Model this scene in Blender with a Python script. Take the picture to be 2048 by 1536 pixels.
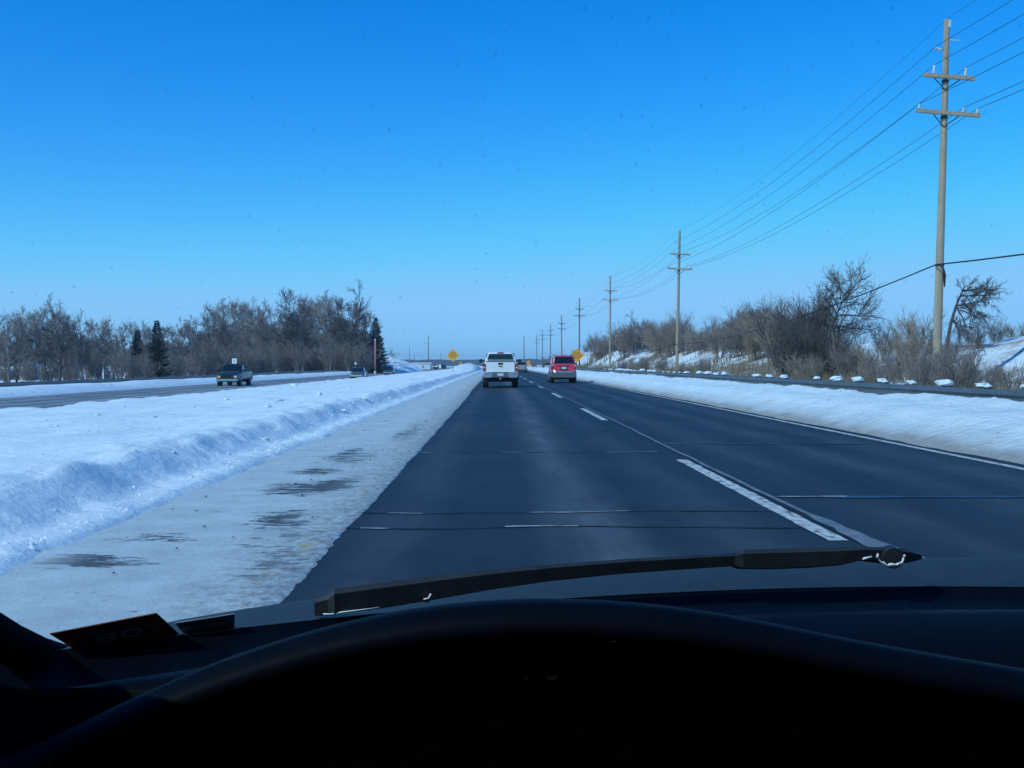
import bpy, math, random
import numpy as np
from mathutils import Vector, Matrix, noise
R = math.radians
sc = bpy.context.scene
col = sc.collection
for o in list(bpy.data.objects): bpy.data.objects.remove(o)

# ------------------------------------------------------------------ camera
FPX, VX, VY, CAMH = 2040.0, 994.0, 729.0, 1.22       # photo pixels (2048 x 1536): focal length, vanishing point; camera height in m
cd = bpy.data.cameras.new('camera'); cam = bpy.data.objects.new('camera', cd); col.objects.link(cam)
cd.sensor_width = 36; cd.lens = 36 * FPX / 2048; cd.clip_start = 0.02; cd.clip_end = 9000
cam.location = (0, 0, CAMH)
cam.rotation_euler = (math.pi / 2 - 39 / FPX, 0, -30 / FPX)
sc.camera = cam
# ------------------------------------------------------------------ sky, sun, exposure
SUN_EL, SUN_AZ = R(41), R(-130)                        # azimuth clockwise from +Y (ahead): the sun stands to the left and a little behind
w = bpy.data.worlds.new('World'); sc.world = w; w.use_nodes = True
nt = w.node_tree; bg = nt.nodes['Background']
sky = nt.nodes.new('ShaderNodeTexSky'); sky.sky_type = 'NISHITA'; sky.sun_disc = False
sky.sun_elevation = SUN_EL; sky.sun_rotation = SUN_AZ
sky.air_density = 1.0; sky.dust_density = 0.1; sky.ozone_density = 2.5; sky.altitude = 250
hs = nt.nodes.new('ShaderNodeHueSaturation'); hs.inputs['Saturation'].default_value = 1.2     # the phone's vivid colour
tn = nt.nodes.new('ShaderNodeMix'); tn.data_type = 'RGBA'; tn.blend_type = 'MULTIPLY'; tn.inputs[0].default_value = 1; tn.inputs[7].default_value = (.60, .84, 1.18, 1)
nt.links.new(sky.outputs[0], tn.inputs[6]); nt.links.new(tn.outputs[2], hs.inputs['Color']); sep = nt.nodes.new('ShaderNodeSeparateColor'); cmb = nt.nodes.new('ShaderNodeCombineColor'); nt.links.new(hs.outputs[0], sep.inputs[0])
for i_, c_ in enumerate((2.1, 3.75, 6.2)):            # soft highlight limit, the same all round the sky
    mn = nt.nodes.new('ShaderNodeMath'); mn.operation = 'SMOOTH_MIN'; mn.inputs[1].default_value = c_; mn.inputs[2].default_value = c_ * .35
    nt.links.new(sep.outputs[i_], mn.inputs[0]); nt.links.new(mn.outputs[0], cmb.inputs[i_])
nt.links.new(cmb.outputs[0], bg.inputs[0]); bg.inputs[1].default_value = 0.145
sl = bpy.data.lights.new('sun', 'SUN'); sun = bpy.data.objects.new('sun', sl); col.objects.link(sun)
sl.energy = 2.6; sl.angle = R(0.5); sl.color = (1.0, 0.97, 0.92)
sdir = Vector((math.sin(SUN_AZ) * math.cos(SUN_EL), math.cos(SUN_AZ) * math.cos(SUN_EL), math.sin(SUN_EL)))
sun.rotation_euler = sdir.to_track_quat('Z', 'Y').to_euler(); sun.location = sdir * 50
sc.view_settings.view_transform = 'Standard'; sc.view_settings.look = 'None'
sc.view_settings.exposure = 0.22; sc.view_settings.gamma = 1.0
sc.cycles.transparent_max_bounces = 24; sc.cycles.max_bounces = 6; sc.cycles.diffuse_bounces = 3; sc.cycles.glossy_bounces = 3; sc.cycles.volume_bounces = 0

# ------------------------------------------------------------------ helpers
def ray(px, py): return Vector(((px - VX) / FPX, 1.0, (VY - py) / FPX))
def at(px, py, Y): return Vector((0, 0, CAMH)) + ray(px, py) * Y
def tag(o, label=None, cat=None, group=None, kind=None):
    if label: o['label'] = label
    if cat: o['category'] = cat
    if group: o['group'] = group
    if kind: o['kind'] = kind
    return o
def empty(name, loc=(0, 0, 0), rz=0.0, scale=1.0):
    o = bpy.data.objects.new(name, None); col.objects.link(o); o.empty_display_size = .2
    o.location = loc; o.rotation_euler = (0, 0, rz); o.scale = (scale,) * 3 if not hasattr(scale, '__len__') else scale
    return o
class MB:
    def __init__(s): s.v = []; s.f = []
    def add(s, vs, fs):
        n = len(s.v); s.v.extend([tuple(p) for p in vs]); s.f.extend([tuple(i + n for i in f) for f in fs]); return s
    def box(s, x0, x1, y0, y1, z0, z1, tx=0, ty=0):
        vs = [(x0, y0, z0), (x1, y0, z0), (x1, y1, z0), (x0, y1, z0), (x0 + tx, y0 + ty, z1), (x1 - tx, y0 + ty, z1), (x1 - tx, y1 - ty, z1), (x0 + tx, y1 - ty, z1)]
        return s.add(vs, [(0, 3, 2, 1), (4, 5, 6, 7), (0, 1, 5, 4), (1, 2, 6, 5), (2, 3, 7, 6), (3, 0, 4, 7)])
    def loft(s, rings, caps=True, closed=True):
        m = len(rings[0]); vs = [p for r in rings for p in r]; fs = []
        for i in range(len(rings) - 1):
            for j in range(m if closed else m - 1):
                k = (j + 1) % m
                fs.append((i * m + j, i * m + k, (i + 1) * m + k, (i + 1) * m + j))
        if caps and closed:
            fs.append(tuple(reversed(range(m)))); fs.append(tuple((len(rings) - 1) * m + j for j in range(m)))
        return s.add(vs, fs)
    def tube(s, pts, rads, n=6, caps=True):
        pts = [Vector(p) for p in pts]; rings = []
        if not hasattr(rads, '__len__'): rads = [rads] * len(pts)
        for i, p in enumerate(pts):
            d = (pts[min(i + 1, len(pts) - 1)] - pts[max(i - 1, 0)])
            d = d.normalized() if d.length > 1e-9 else Vector((0, 0, 1))
            a = d.orthogonal().normalized() if abs(d.z) > .9 else d.cross(Vector((0, 0, 1))).normalized()
            b = d.cross(a)
            rings.append([p + (a * math.cos(2 * math.pi * k / n) + b * math.sin(2 * math.pi * k / n)) * rads[i] for k in range(n)])
        return s.loft(rings, caps)
    def cyl(s, c, axis, r, h, n=20, r2=None):
        c = Vector(c); ax = Vector(axis).normalized(); return s.tube([c - ax * h / 2, c + ax * h / 2], [r, r if r2 is None else r2], n)
    def build(s, name, m, parent=None, smooth=False, kind=None):
        me = bpy.data.meshes.new(name); me.from_pydata(s.v, [], s.f); me.update()
        if smooth:
            for p in me.polygons: p.use_smooth = True
        if m is not None: me.materials.append(m)
        o = bpy.data.objects.new(name, me); col.objects.link(o)
        if parent is not None: o.parent = parent
        if kind: o['kind'] = kind
        return o
def autosmooth(o, ang=35):
    me = o.data
    for p in me.polygons: p.use_smooth = True
    try: me.set_sharp_from_angle(angle=R(ang))
    except Exception: pass
    return o
def copy_tree(o, parent=None):
    c = o.copy(); col.objects.link(c); c.parent = parent
    for ch in list(o.children): copy_tree(ch, c)
    return c
def fb(x, y, sx=1.0, sy=None, o=4, seed=0.0):
    sy = sx if sy is None else sy
    return noise.fractal(Vector((x * sx + seed, y * sy - seed * .7, seed * 1.3)), 1.0, 2.0, o)
def sst(a, b, x):
    t = min(max((x - a) / (b - a), 0), 1); return t * t * (3 - 2 * t)
def lerpk(x, ks):
    if x <= ks[0][0]: return ks[0][1]
    for (a, va), (b, vb) in zip(ks, ks[1:]):
        if x <= b: return va + (vb - va) * (x - a) / (b - a)
    return ks[-1][1]

# ------------------------------------------------------------------ materials
class NG:
    def __init__(s, name):
        s.m = bpy.data.materials.new(name); s.m.use_nodes = True; s.t = s.m.node_tree; s.p = s.t.nodes['Principled BSDF']; s.out = s.t.nodes['Material Output']
    def n(s, typ, **kw):
        nd = s.t.nodes.new(typ)
        for k, v in kw.items(): setattr(nd, k, v)
        return nd
    def l(s, a, b): s.t.links.new(a, b)
    def co(s, kind='Object', scale=(1, 1, 1)):
        c = s.n('ShaderNodeTexCoord'); mp = s.n('ShaderNodeMapping'); mp.inputs['Scale'].default_value = scale; s.l(c.outputs[kind], mp.inputs['Vector']); return mp.outputs[0]
    def noise(s, vec, scale, detail=5, rough=.6):
        t = s.n('ShaderNodeTexNoise'); t.inputs['Scale'].default_value = scale; t.inputs['Detail'].default_value = detail; t.inputs['Roughness'].default_value = rough
        s.l(vec, t.inputs['Vector']); return t.outputs['Fac']
    def ramp(s, fac, stops, mode='LINEAR'):
        r = s.n('ShaderNodeValToRGB'); r.color_ramp.interpolation = mode; e = r.color_ramp.elements
        while len(e) < len(stops): e.new(.5)
        for k, (p, c) in zip(e, stops):
            k.position = p; k.color = (c if hasattr(c, '__len__') else (c, c, c)) + (1,) if not hasattr(c, '__len__') or len(c) == 3 else c
        s.l(fac, r.inputs[0]); return r.outputs[0]
    def mix(s, fac, a, b, mode='MIX'):
        x = s.n('ShaderNodeMix', data_type='RGBA', blend_type=mode)
        for v, i in ((fac, 0), (a, 6), (b, 7)):
            if hasattr(v, 'links'): s.l(v, x.inputs[i])
            else: x.inputs[i].default_value = v if i == 0 else tuple(v) + ((1,) if len(v) == 3 else ())
        return x.outputs[2]
    def math(s, op, a, b=None):
        x = s.n('ShaderNodeMath', operation=op)
        for v, i in ((a, 0), (b, 1)):
            if v is None: continue
            if hasattr(v, 'links'): s.l(v, x.inputs[i])
            else: x.inputs[i].default_value = v
        return x.outputs[0]
    def bump(s, h, strength=.3, dist=.02):
        b = s.n('ShaderNodeBump'); b.inputs['Strength'].default_value = strength; b.inputs['Distance'].default_value = dist
        s.l(h, b.inputs['Height']); s.l(b.outputs[0], s.p.inputs['Normal'])
def pm(name, c, c2=None, scale=6, rough=.6, metal=0, bump=0, bd=.01, bscale=None, stretch=(1, 1, 1), coat=0, spec=.5, detail=5, coord='Object'):
    g = NG(name); p = g.p; p.inputs['Roughness'].default_value = rough; p.inputs['Metallic'].default_value = metal
    p.inputs['Coat Weight'].default_value = coat; p.inputs['Coat Roughness'].default_value = .08; p.inputs['Specular IOR Level'].default_value = spec
    v = g.co(coord, stretch)
    c2 = c2 or tuple(min(1, x * .75) for x in c)
    f = g.noise(v, scale, detail)
    g.l(g.ramp(f, [(.3, c2), (.7, c)]), p.inputs['Base Color'])
    if bump: g.bump(g.noise(v, bscale or scale * 3, 6), bump, bd)
    return g.m

def snow_mat(name, dirt=None, bscale=7.0, bstr=.45, bdist=.05):
    g = NG(name); p = g.p; p.inputs['Roughness'].default_value = .75; p.inputs['Specular IOR Level'].default_value = .25
    v = g.co()
    c = g.ramp(g.noise(v, .6, 8, .65), [(.3, (.70, .76, .80)), (.65, (.81, .86, .88))])
    if dirt == 'right': c = g.mix(1.0, c, (.94, .97, .97), 'MULTIPLY')
    if dirt == 'right':                                  # sanded dirt thrown up along the foot of the bank
        sx = g.n('ShaderNodeSeparateXYZ'); g.l(v, sx.inputs[0])
        e = g.math('ADD', sx.outputs[0], g.math('MULTIPLY', g.noise(v, 1.3, 5), .5))
        d = g.ramp(g.math('DIVIDE', g.math('SUBTRACT', e, 6.4), 1.2), [(.28, .95), (.48, .42), (.9, .05)])
        c = g.mix(d, c, (.34, .31, .29))
        s2 = g.ramp(g.noise(g.co(scale=(9, 5, 9)), 1.0, 3), [(.70, 0.0), (.74, .8)])
        c = g.mix(g.math('MULTIPLY', s2, .6), c, (.16, .14, .13))
    elif dirt == 'left':
        s2 = g.ramp(g.noise(g.co(scale=(1.5, .7, 2)), 1.0, 6, .7), [(.55, 0.0), (.75, .35)])
        c = g.mix(s2, c, (.55, .56, .58))
    elif dirt == 'hill':
        n1 = g.noise(g.co(scale=(.16, .10, .3)), 1.0, 8, .7)
        m1 = g.ramp(n1, [(.47, 0.0), (.58, 1.0)])
        br = g.ramp(g.noise(v, 2.2, 5), [(.3, (.13, .10, .075)), (.7, (.36, .25, .16))])
        sx = g.n('ShaderNodeSeparateXYZ'); g.l(v, sx.inputs[0])
        side = g.ramp(g.math('MULTIPLY', sx.outputs[0], .05), [(.62, 0.0), (.78, 1.0)])
        c = g.mix(g.math('MULTIPLY', m1, side), c, br)
    g.l(c, p.inputs['Base Color'])
    h = g.math('ADD', g.noise(v, bscale, 9, .68), g.math('MULTIPLY', g.noise(v, bscale * .25, 4), 1.2))
    g.bump(h, bstr, bdist)
    return g.m
M = {}
M['snow_field'] = snow_mat('snow_field', 'hill', 3, .35, .05)
M['snow_median'] = snow_mat('snow_median', 'left', 4, .5, .08)
M['snow_bank'] = snow_mat('snow_bank', 'right', 5, .8, .09)
M['snow'] = snow_mat('snow_lump', None, 14, .4, .03)
def asphalt(name, base, worn, lanes):
    g = NG(name); p = g.p; p.inputs['Roughness'].default_value = .62; p.inputs['Specular IOR Level'].default_value = .35
    v = g.co(); f = g.noise(v, 3.5, 8, .7)
    c = g.ramp(f, [(.3, base), (.7, tuple(x * 1.35 for x in base))])
    sx = g.n('ShaderNodeSeparateXYZ'); g.l(v, sx.inputs[0])
    for (x0, wd, amt) in lanes:                          # polished / salted bands along the lanes
        q = g.math('ABSOLUTE', g.math('SUBTRACT', g.math('ADD', sx.outputs[0], g.math('MULTIPLY', g.math('SUBTRACT', g.noise(g.co(scale=(1, .12, 1)), 1.5, 4), .5), .5)), x0))
        b = g.ramp(g.math('DIVIDE', q, wd), [(.1, amt), (1.0, 0.0)])
        c = g.mix(g.math('MULTIPLY', b, g.ramp(g.noise(g.co(scale=(2.5, .25, 1)), 1.0, 7, .7), [(.3, .25), (.7, 1.0)])), c, worn)
    c = g.mix(1.0, c, g.ramp(g.noise(g.co(scale=(.7, .35, 1)), 1.0, 8, .7), [(.3, .6), (.72, 1.7)]), 'MULTIPLY')
    sp = g.ramp(g.noise(g.co(scale=(1, 1, 1)), 90, 4, .8), [(.34, .35), (.66, 1.7)])
    c = g.mix(1.0, c, sp, 'MULTIPLY')
    g.l(c, p.inputs['Base Color']); g.bump(g.noise(v, 110, 3), .35, .006)
    return g.m
M['road'] = asphalt('asphalt', (.0130, .0150, .0185), (.10, .105, .112), [(.72, .5, .85), (-.75, .35, .32), (1.75, .35, .22), (5.5, .5, .35), (3.2, .4, .28), (4.4, .4, .35)])
M['road2'] = asphalt('asphalt_dry', (.10, .103, .11), (.36, .37, .39), [(-18.2, .7, .8), (-20.2, 1.0, .95), (-22.0, .6, .85), (-24.0, .7, .8), (-26.2, .8, .95)])
def shoulder_mat():
    g = NG('packed_snow_shoulder'); p = g.p; p.inputs['Roughness'].default_value = .7; p.inputs['Specular IOR Level'].default_value = .3
    v = g.co(); sx = g.n('ShaderNodeSeparateXYZ'); g.l(v, sx.inputs[0]); X = sx.outputs[0]
    c = g.ramp(g.noise(v, 2.2, 8, .68), [(.3, (.40, .44, .45)), (.7, (.58, .63, .63))])
    edge = g.ramp(g.math('MULTIPLY', g.math('ADD', X, 2.2), .9), [(.30, 0.0), (.85, 1.0)])       # dirtier, browner towards the lane
    g1 = g.ramp(g.noise(g.co(scale=(6, 4, 6)), 2.5, 6, .75), [(.40, 0.0), (.62, 1.0)])
    c = g.mix(g.math('MULTIPLY', g.math('MULTIPLY', g1, edge), .9), c, (.22, .195, .18))
    gs = g.ramp(g.noise(g.co(scale=(14, 10, 10)), 1.5, 6, .8), [(.58, 0.0), (.70, .55)])
    c = g.mix(gs, c, (.20, .20, .205))
    yl = g.ramp(g.noise(g.co(scale=(3, 2, 3)), 2.0, 5, .7), [(.56, 0.0), (.66, .7)])
    yb = g.ramp(g.math('MULTIPLY', g.math('ADD', X, 2.0), 1.0), [(.60, 0.0), (.74, 1.0), (.84, 0.0)])
    c = g.mix(g.math('MULTIPLY', yl, yb), c, (.52, .36, .12))
    # asphalt melted through in streaks running across the shoulder
    n1 = g.noise(g.co(scale=(3.2, 8.5, 1)), 1.0, 10, .8); n2 = g.noise(g.co(scale=(.5, .16, 1)), 1.0, 3)
    n3 = g.noise(g.co(scale=(.5, 7.0, 1)), 1.0, 5, .7)
    q = g.math('ADD', g.math('ADD', g.math('MULTIPLY', n1, .85), g.math('MULTIPLY', n3, .20)), g.math('MULTIPLY', n2, .35))
    Yv = sx.outputs[1]
    for (hx, hy, rx, ry, am) in [(-1.95, 9.9, .55, 1.0, .24), (-1.72, 8.0, .35, .8, .20), (-2.5, 6.3, .5, .35, .22), (-2.35, 7.1, .5, .3, .17), (-1.65, 6.9, .4, .5, .12), (-1.9, 13.2, .5, 2.2, .15), (-1.55, 18.5, .35, 4, .15), (-1.55, 10.4, .3, .9, .19), (-2.1, 11.4, .45, .6, .17), (-1.4, 7.5, .22, .5, .15), (-1.35, 6.2, .25, .6, .15), (-2.2, 8.3, .3, .3, .14)]:
        dd = g.math('ADD', g.math('POWER', g.math('DIVIDE', g.math('SUBTRACT', X, hx), rx), 2.0), g.math('POWER', g.math('DIVIDE', g.math('SUBTRACT', Yv, hy), ry), 2.0))
        q = g.math('ADD', q, g.math('MULTIPLY', g.ramp(dd, [(.0, 1.0), (1.0, 0.0)]), am * .92))
    band = g.ramp(g.math('MULTIPLY', g.math('ADD', X, 3.2), .5), [(.12, 0.0), (.35, 1.0), (.75, 1.0), (.98, .55)])
    hole = g.math('MULTIPLY', g.ramp(q, [(.835, 0.0), (.86, 1.0)]), band)
    c = g.mix(g.math('MULTIPLY', hole, .9), c, (.045, .047, .052))
    g.l(c, p.inputs['Base Color']); g.bump(g.math('ADD', g.noise(v, 26, 8, .7), g.math('MULTIPLY', hole, -1.0)), .45, .02)
    return g.m
M['shoulder'] = shoulder_mat()
g = NG('worn_white_paint'); g.p.inputs['Roughness'].default_value = .75
c_ = g.ramp(g.noise(g.co(), 5, 6), [(.3, (.44, .44, .42)), (.7, (.64, .64, .60))])
g.l(g.mix(g.ramp(g.noise(g.co(scale=(9, 4, 1)), 1.6, 9, .8), [(.41, 1.0), (.49, 0.0)]), c_, (.05, .052, .058)), g.p.inputs['Base Color']); M['paint_white'] = g.m
M['paint_yellow'] = pm('worn_yellow_paint', (.60, .36, .06), (.32, .22, .08), 6, .7)
M['tar'] = pm('tar_seam', (.008, .009, .012), (.014, .016, .02), 8, .6, spec=.25)
M['salt'] = pm('salt_residue', (.40, .42, .46), (.16, .17, .19), 12, .7)
M['sky_sheen'] = pm('painted_sky_sheen', (.030, .062, .125), (.018, .028, .045), 5, .6)  # blue sky reflected in the tar, put into the colour
M['galv'] = pm('weathered_galvanised_steel', (.20, .21, .21), (.13, .14, .14), 3, .5, metal=.55, stretch=(1, .4, 1))
M['wood_pole'] = pm('weathered_pole_wood', (.44, .34, .24), (.26, .20, .14), 3, .85, bump=.4, stretch=(4, 4, .35))
M['wood_far'] = pm('dark_pole_wood', (.20, .17, .15), (.12, .10, .09), 3, .85)
M['ceramic'] = pm('grey_insulator', (.60, .62, .62), (.45, .47, .48), 4, .3)
M['steel'] = pm('dark_steel', (.06, .06, .065), (.035, .035, .04), 8, .45, metal=.5)
M['wire'] = pm('wire_black', (.02, .02, .022), None, 6, .5)
M['post_wood'] = pm('rail_post_timber', (.17, .14, .11), (.09, .075, .06), 6, .85, stretch=(3, 3, .5))
M['bark'] = pm('bark_grey', (.23, .195, .175), (.14, .118, .108), 2.5, .9, stretch=(1, 1, .3))
M['bark2'] = pm('bark_dark', (.10, .085, .078), (.05, .045, .045), 2.5, .9, stretch=(1, 1, .3))
M['twig'] = pm('twig_brown', (.27, .215, .19), (.16, .128, .116), 1.2, .9)
M['twig2'] = pm('twig_dark', (.13, .105, .095), (.07, .058, .055), 1.2, .9)
M['twig3'] = pm('twig_tan', (.34, .255, .195), (.20, .155, .122), 1.2, .9)
M['needle'] = pm('conifer_needles', (.030, .045, .034), (.016, .026, .022), 1.5, .8)
M['grass'] = pm('dry_weeds', (.26, .185, .115), (.12, .088, .06), .8, .9)
M['far_wood'] = pm('distant_wood', (.060, .068, .075), (.035, .042, .048), .02, .95)
def paint(n, c, c2=None, rough=.28, coat=.6, metal=0): return pm(n, c, c2 or tuple(x * .88 for x in c), 2.5, rough, metal=metal, coat=coat)
M['white_paint'] = paint('white_car_paint', (.88, .88, .88), (.82, .81, .80))
M['red_paint'] = paint('red_car_paint', (.74, .03, .08), (.66, .028, .07), .22, 1.0)
M['navy_paint'] = paint('black_blue_car_paint', (.006, .012, .026), None, .3, .35)
M['silver_paint'] = paint('pale_silver_paint', (.36, .38, .37), None, .3, .7, .3)
M['green_paint'] = paint('grey_green_car_paint', (.08, .10, .105), None, .3, .8)
M['tan_paint'] = paint('pale_gold_paint', (.50, .50, .40), None, .35, .6)
M['black_paint'] = paint('black_car_paint', (.014, .014, .018), None, .25, .9)
M['cladding'] = pm('grey_plastic_cladding', (.13, .14, .15), (.09, .10, .11), 5, .6)
M['chrome'] = pm('dirty_chrome', (.62, .63, .62), (.42, .43, .43), 6, .28, metal=.85)
M['tyre'] = pm('tyre_rubber', (.018, .018, .02), (.012, .012, .013), 9, .85)
M['rim'] = pm('alloy_rim', (.32, .33, .34), (.20, .2, .21), 8, .4, metal=.7)
M['under'] = pm('underbody_black', (.010, .010, .012), None, 6, .9)
M['car_glass'] = pm('dark_car_glass', (.010, .014, .020), (.006, .008, .012), 2, .06, spec=.6)
M['lamp_red'] = pm('red_lamp_lens', (.38, .012, .03), (.24, .01, .02), 12, .2, coat=.5)
M['lamp_white'] = pm('clear_lamp_lens', (.75, .72, .58), (.55, .52, .42), 14, .15, coat=.6)
M['lamp_amber'] = pm('amber_lamp_lens', (.75, .42, .05), (.6, .5, .2), 14, .2, coat=.6)
M['plate'] = pm('licence_plate', (.55, .68, .70), (.48, .60, .64), 30, .5)
M['gold'] = pm('gold_badge', (.52, .36, .10), (.40, .28, .09), 20, .35, metal=.4)
M['orange'] = pm('orange_sign_face', (.88, .36, .012), (.80, .31, .012), 2, .5)
M['print'] = pm('sign_print', (.34, .16, .02), (.24, .11, .015), 9, .6)
M['sign_white'] = pm('white_sign_face', (.80, .82, .84), (.72, .74, .77), 3, .5)
M['dark_print'] = pm('dark_print', (.05, .05, .06), None, 9, .6)
M['pink'] = pm('faded_red_pole', (.66, .22, .22), (.52, .15, .16), 1.5, .6)
M['wall_white'] = pm('white_siding', (.74, .76, .78), (.62, .64, .67), 3, .7, stretch=(1, 1, 6))
M['wall_tan'] = pm('tan_siding', (.52, .42, .30), (.40, .32, .23), 2, .75, stretch=(1, 1, 6))
M['wall_blue'] = pm('blue_grey_siding', (.20, .25, .32), (.15, .19, .25), 2, .75)
M['brick_dark'] = pm('dark_brick', (.17, .10, .08), (.10, .06, .05), 4, .85)
# ------------------------------------------------------------------ the ground
RZ = 0.0; OZ = -0.60                                   # our carriageway, the opposite carriageway
def median_z(x, y):
    far = sst(25, 120, y)
    j = fb(x, y, .9, .5, 5, 3.1); toe = -2.85 + .10 * fb(0, y, 1, 1.1, 4, 9) 
    u = toe - x
    z = lerpk(u, [(-.02, -.03), (0, -.01), (.03, .03), (.10, .05), (.36, .06), (.50, .11), (.82, .31), (1.05, .34), (3, .24), (6, .06), (9, -.12), (12.2, -.26), (12.75, -.27), (13.15, -.40), (13.7, -.62)])
    z += (.055 * j) * sst(.05, .6, u) * (1 - sst(12.6, 13.3, u))
    z += .10 * fb(x, y, .30, .18, 3, 5) * sst(.5, 2.5, u) * (1 - sst(11.5, 13, u))
    z += .05 * abs(fb(x, y, 2.6, 2.6, 4, 1.7)) * (sst(.03, .2, u) * (1 - sst(.5, .75, u)))     # crumbled foot
    z += .06 * fb(x, y, 1.7, 1.2, 4, 8) * (sst(.45, .7, u) * (1 - sst(1.1, 1.6, u)))
    z += (.10 * max(0, fb(x, y, .8, .8, 4, 12))) * sst(11, 12.2, u) * (1 - sst(12.9, 13.4, u))
    # heap of ploughed snow in the median ahead of the pickup
    d2 = ((x + 6.0) / 3.4) ** 2 + ((y - 205) / 42) ** 2
    z += 1.15 * math.exp(-d2 * 1.6) * sst(.2, 1.6, u) * (1 + .25 * fb(x, y, .5, .15, 3, 2))
    return z
def bank_z(x, y):
    toe = 6.42 + .10 * fb(0, y, 1, .8, 4, 21); u = x - toe
    wig = .28 * fb(0, y, 1, .35, 4, 31)
    z = lerpk(u, [(-.05, -.03), (0, -.01), (.03, .03), (.12, .07), (.5, .20), (1.1, .42), (1.75, .52), (2.1 + wig, .60), (2.5 + wig, .53), (2.95, .32), (4.2, .20)])
    z += .05 * fb(x, y, 1.4, 1.0, 5, 14) * sst(.1, .7, u)
    z += .10 * fb(x, y, .55, .42, 4, 18) * sst(1.0, 2.0, u) * (1 - sst(2.9, 3.4, u))
    z += .05 * abs(fb(x, y, 2.4, 2.2, 4, 44)) * sst(1.2, 2, u)
    return z
def field_r(x, y):
    base = lerpk(x, [(10.6, .22), (12, .05), (14.5, .10), (16, .3)]) + .06 * fb(x, y, .6, .5, 4, 6)
    n = fb(x, y, .045, .035, 4, 70)
    amp = 1.05 + .013 * min(y, 230) + 1.0 * n
    rise = sst(15.5 + 2.5 * fb(0, y, 1, .05, 3, 4), 23.5, x) * max(amp, .5)
    rise += .75 * math.exp(-(((x - 27) / 9) ** 2 + ((y - 40) / 13) ** 2))
    fade = 1 - .85 * sst(260, 420, y)
    return base + rise * fade + .10 * fb(x, y, .35, .35, 4, 8) * sst(14, 18, x)
def field_l(x, y):
    z = lerpk(-x, [(26.9, OZ - .02), (27.3, -.42), (28.2, -.16), (29.0, -.10), (30.0, -.34), (31, -.62), (36, -.85), (60, -1.2), (120, -1.3)])
    z += .07 * fb(x, y, .5, .4, 4, 55) * sst(26.9, 28, -x) + .12 * fb(x, y, .12, .12, 3, 50) * sst(32, 45, -x)
    z += .09 * max(0, fb(x, y, 1, .3, 3, 57)) * sst(27.4, 28.2, -x) * (1 - sst(29, 30.3, -x))
    return z
def gap_z(x, y): return -.09 if x > -10 else OZ - .09
def ground_z(x, y):
    if x < -26.9: return field_l(x, y)
    if x < -16.55: return OZ
    if x < -2.85: return median_z(x, y)
    if x < 6.42: return RZ
    if x < 10.6: return bank_z(x, y)
    return field_r(x, y)
def axis(*segs):
    out = []
    for a, b, st in segs:
        n = max(1, int(round(abs(b - a) / st))); out += [a + (b - a) * i / n for i in range(n)]
    out.append(segs[-1][1]); return out
def sheet(name, xs, ys, fn, m, smooth=True):
    v = []; f = []; nx = len(xs)
    for y in ys:
        for x in xs: v.append((x, y, fn(x, y)))
    for j in range(len(ys) - 1):
        for i in range(nx - 1):
            a = j * nx + i; f.append((a, a + 1, a + nx + 1, a + nx))
    mb = MB(); mb.v = v; mb.f = f
    return tag(mb.build(name, m, None, smooth), kind='structure')
YN = axis((-30, 2, 4), (2, 16, .11), (16, 34, .22), (34, 70, .55), (70, 160, 1.6), (160, 320, 5), (320, 900, 40))
YF = axis((-60, 10, 10), (10, 60, 1.1), (60, 260, 2.4), (260, 600, 17), (600, 1200, 100), (1200, 2200, 250))
sheet('median_snow', axis((-16.7, -14.3, .15), (-14.3, -5, .26), (-5, -2.6, .07)), YN, lambda x, y: median_z(x, y) if x < -2.75 else median_z(x, y) - .02, M['snow_median'])
sheet('roadside_snowbank', axis((6.2, 10.6, .10)), YN, bank_z, M['snow_bank'])
sheet('snow_field_right', [10.595] + axis((11, 32, .55), (32, 70, 3), (70, 200, 20), (200, 2300, 300)), YF, field_r, M['snow_field'])
sheet('snow_field_left', [-x for x in reversed([26.88] + axis((27.1, 31.5, .3), (31.5, 64, 1.6), (64, 160, 8), (160, 400, 60), (400, 2300, 380)))], YF, field_l, M['snow_field'])
sheet('road_bed', [-17.5, -16.5, -3, -2, 0, 6, 7], [-60, 0, 900, 2200], lambda x, y: -.95 if x < -16 else -.45, M['road2'])

# roads: slabs with a little thickness
def strip(name, x0, x1, y0, y1, z, m, parent=None, th=.0, ny=1, jag=0, seed=0, jl=0):
    mb = MB(); v = []; f = []
    for j in range(ny + 1):
        y = y0 + (y1 - y0) * j / ny
        a = jl * fb(0, y, 1, 3, 4, seed + 7) if jl else 0; b = jag * fb(0, y, 1, 3, 4, seed) if jag else 0
        v += [(x0 + a, y, z), (x1 + b, y, z)]
    for j in range(ny): f.append((2 * j, 2 * j + 1, 2 * j + 3, 2 * j + 2))
    mb.v = v; mb.f = f
    return mb.build(name, m, parent)
road = tag(strip('road', -3.3, 7.0, -60, 900, 0, M['road'], ny=8), kind='structure')
road2 = tag(strip('opposite_road', -27.4, -16.2, -60, 900, OZ, M['road2'], ny=8), kind='structure')
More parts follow.
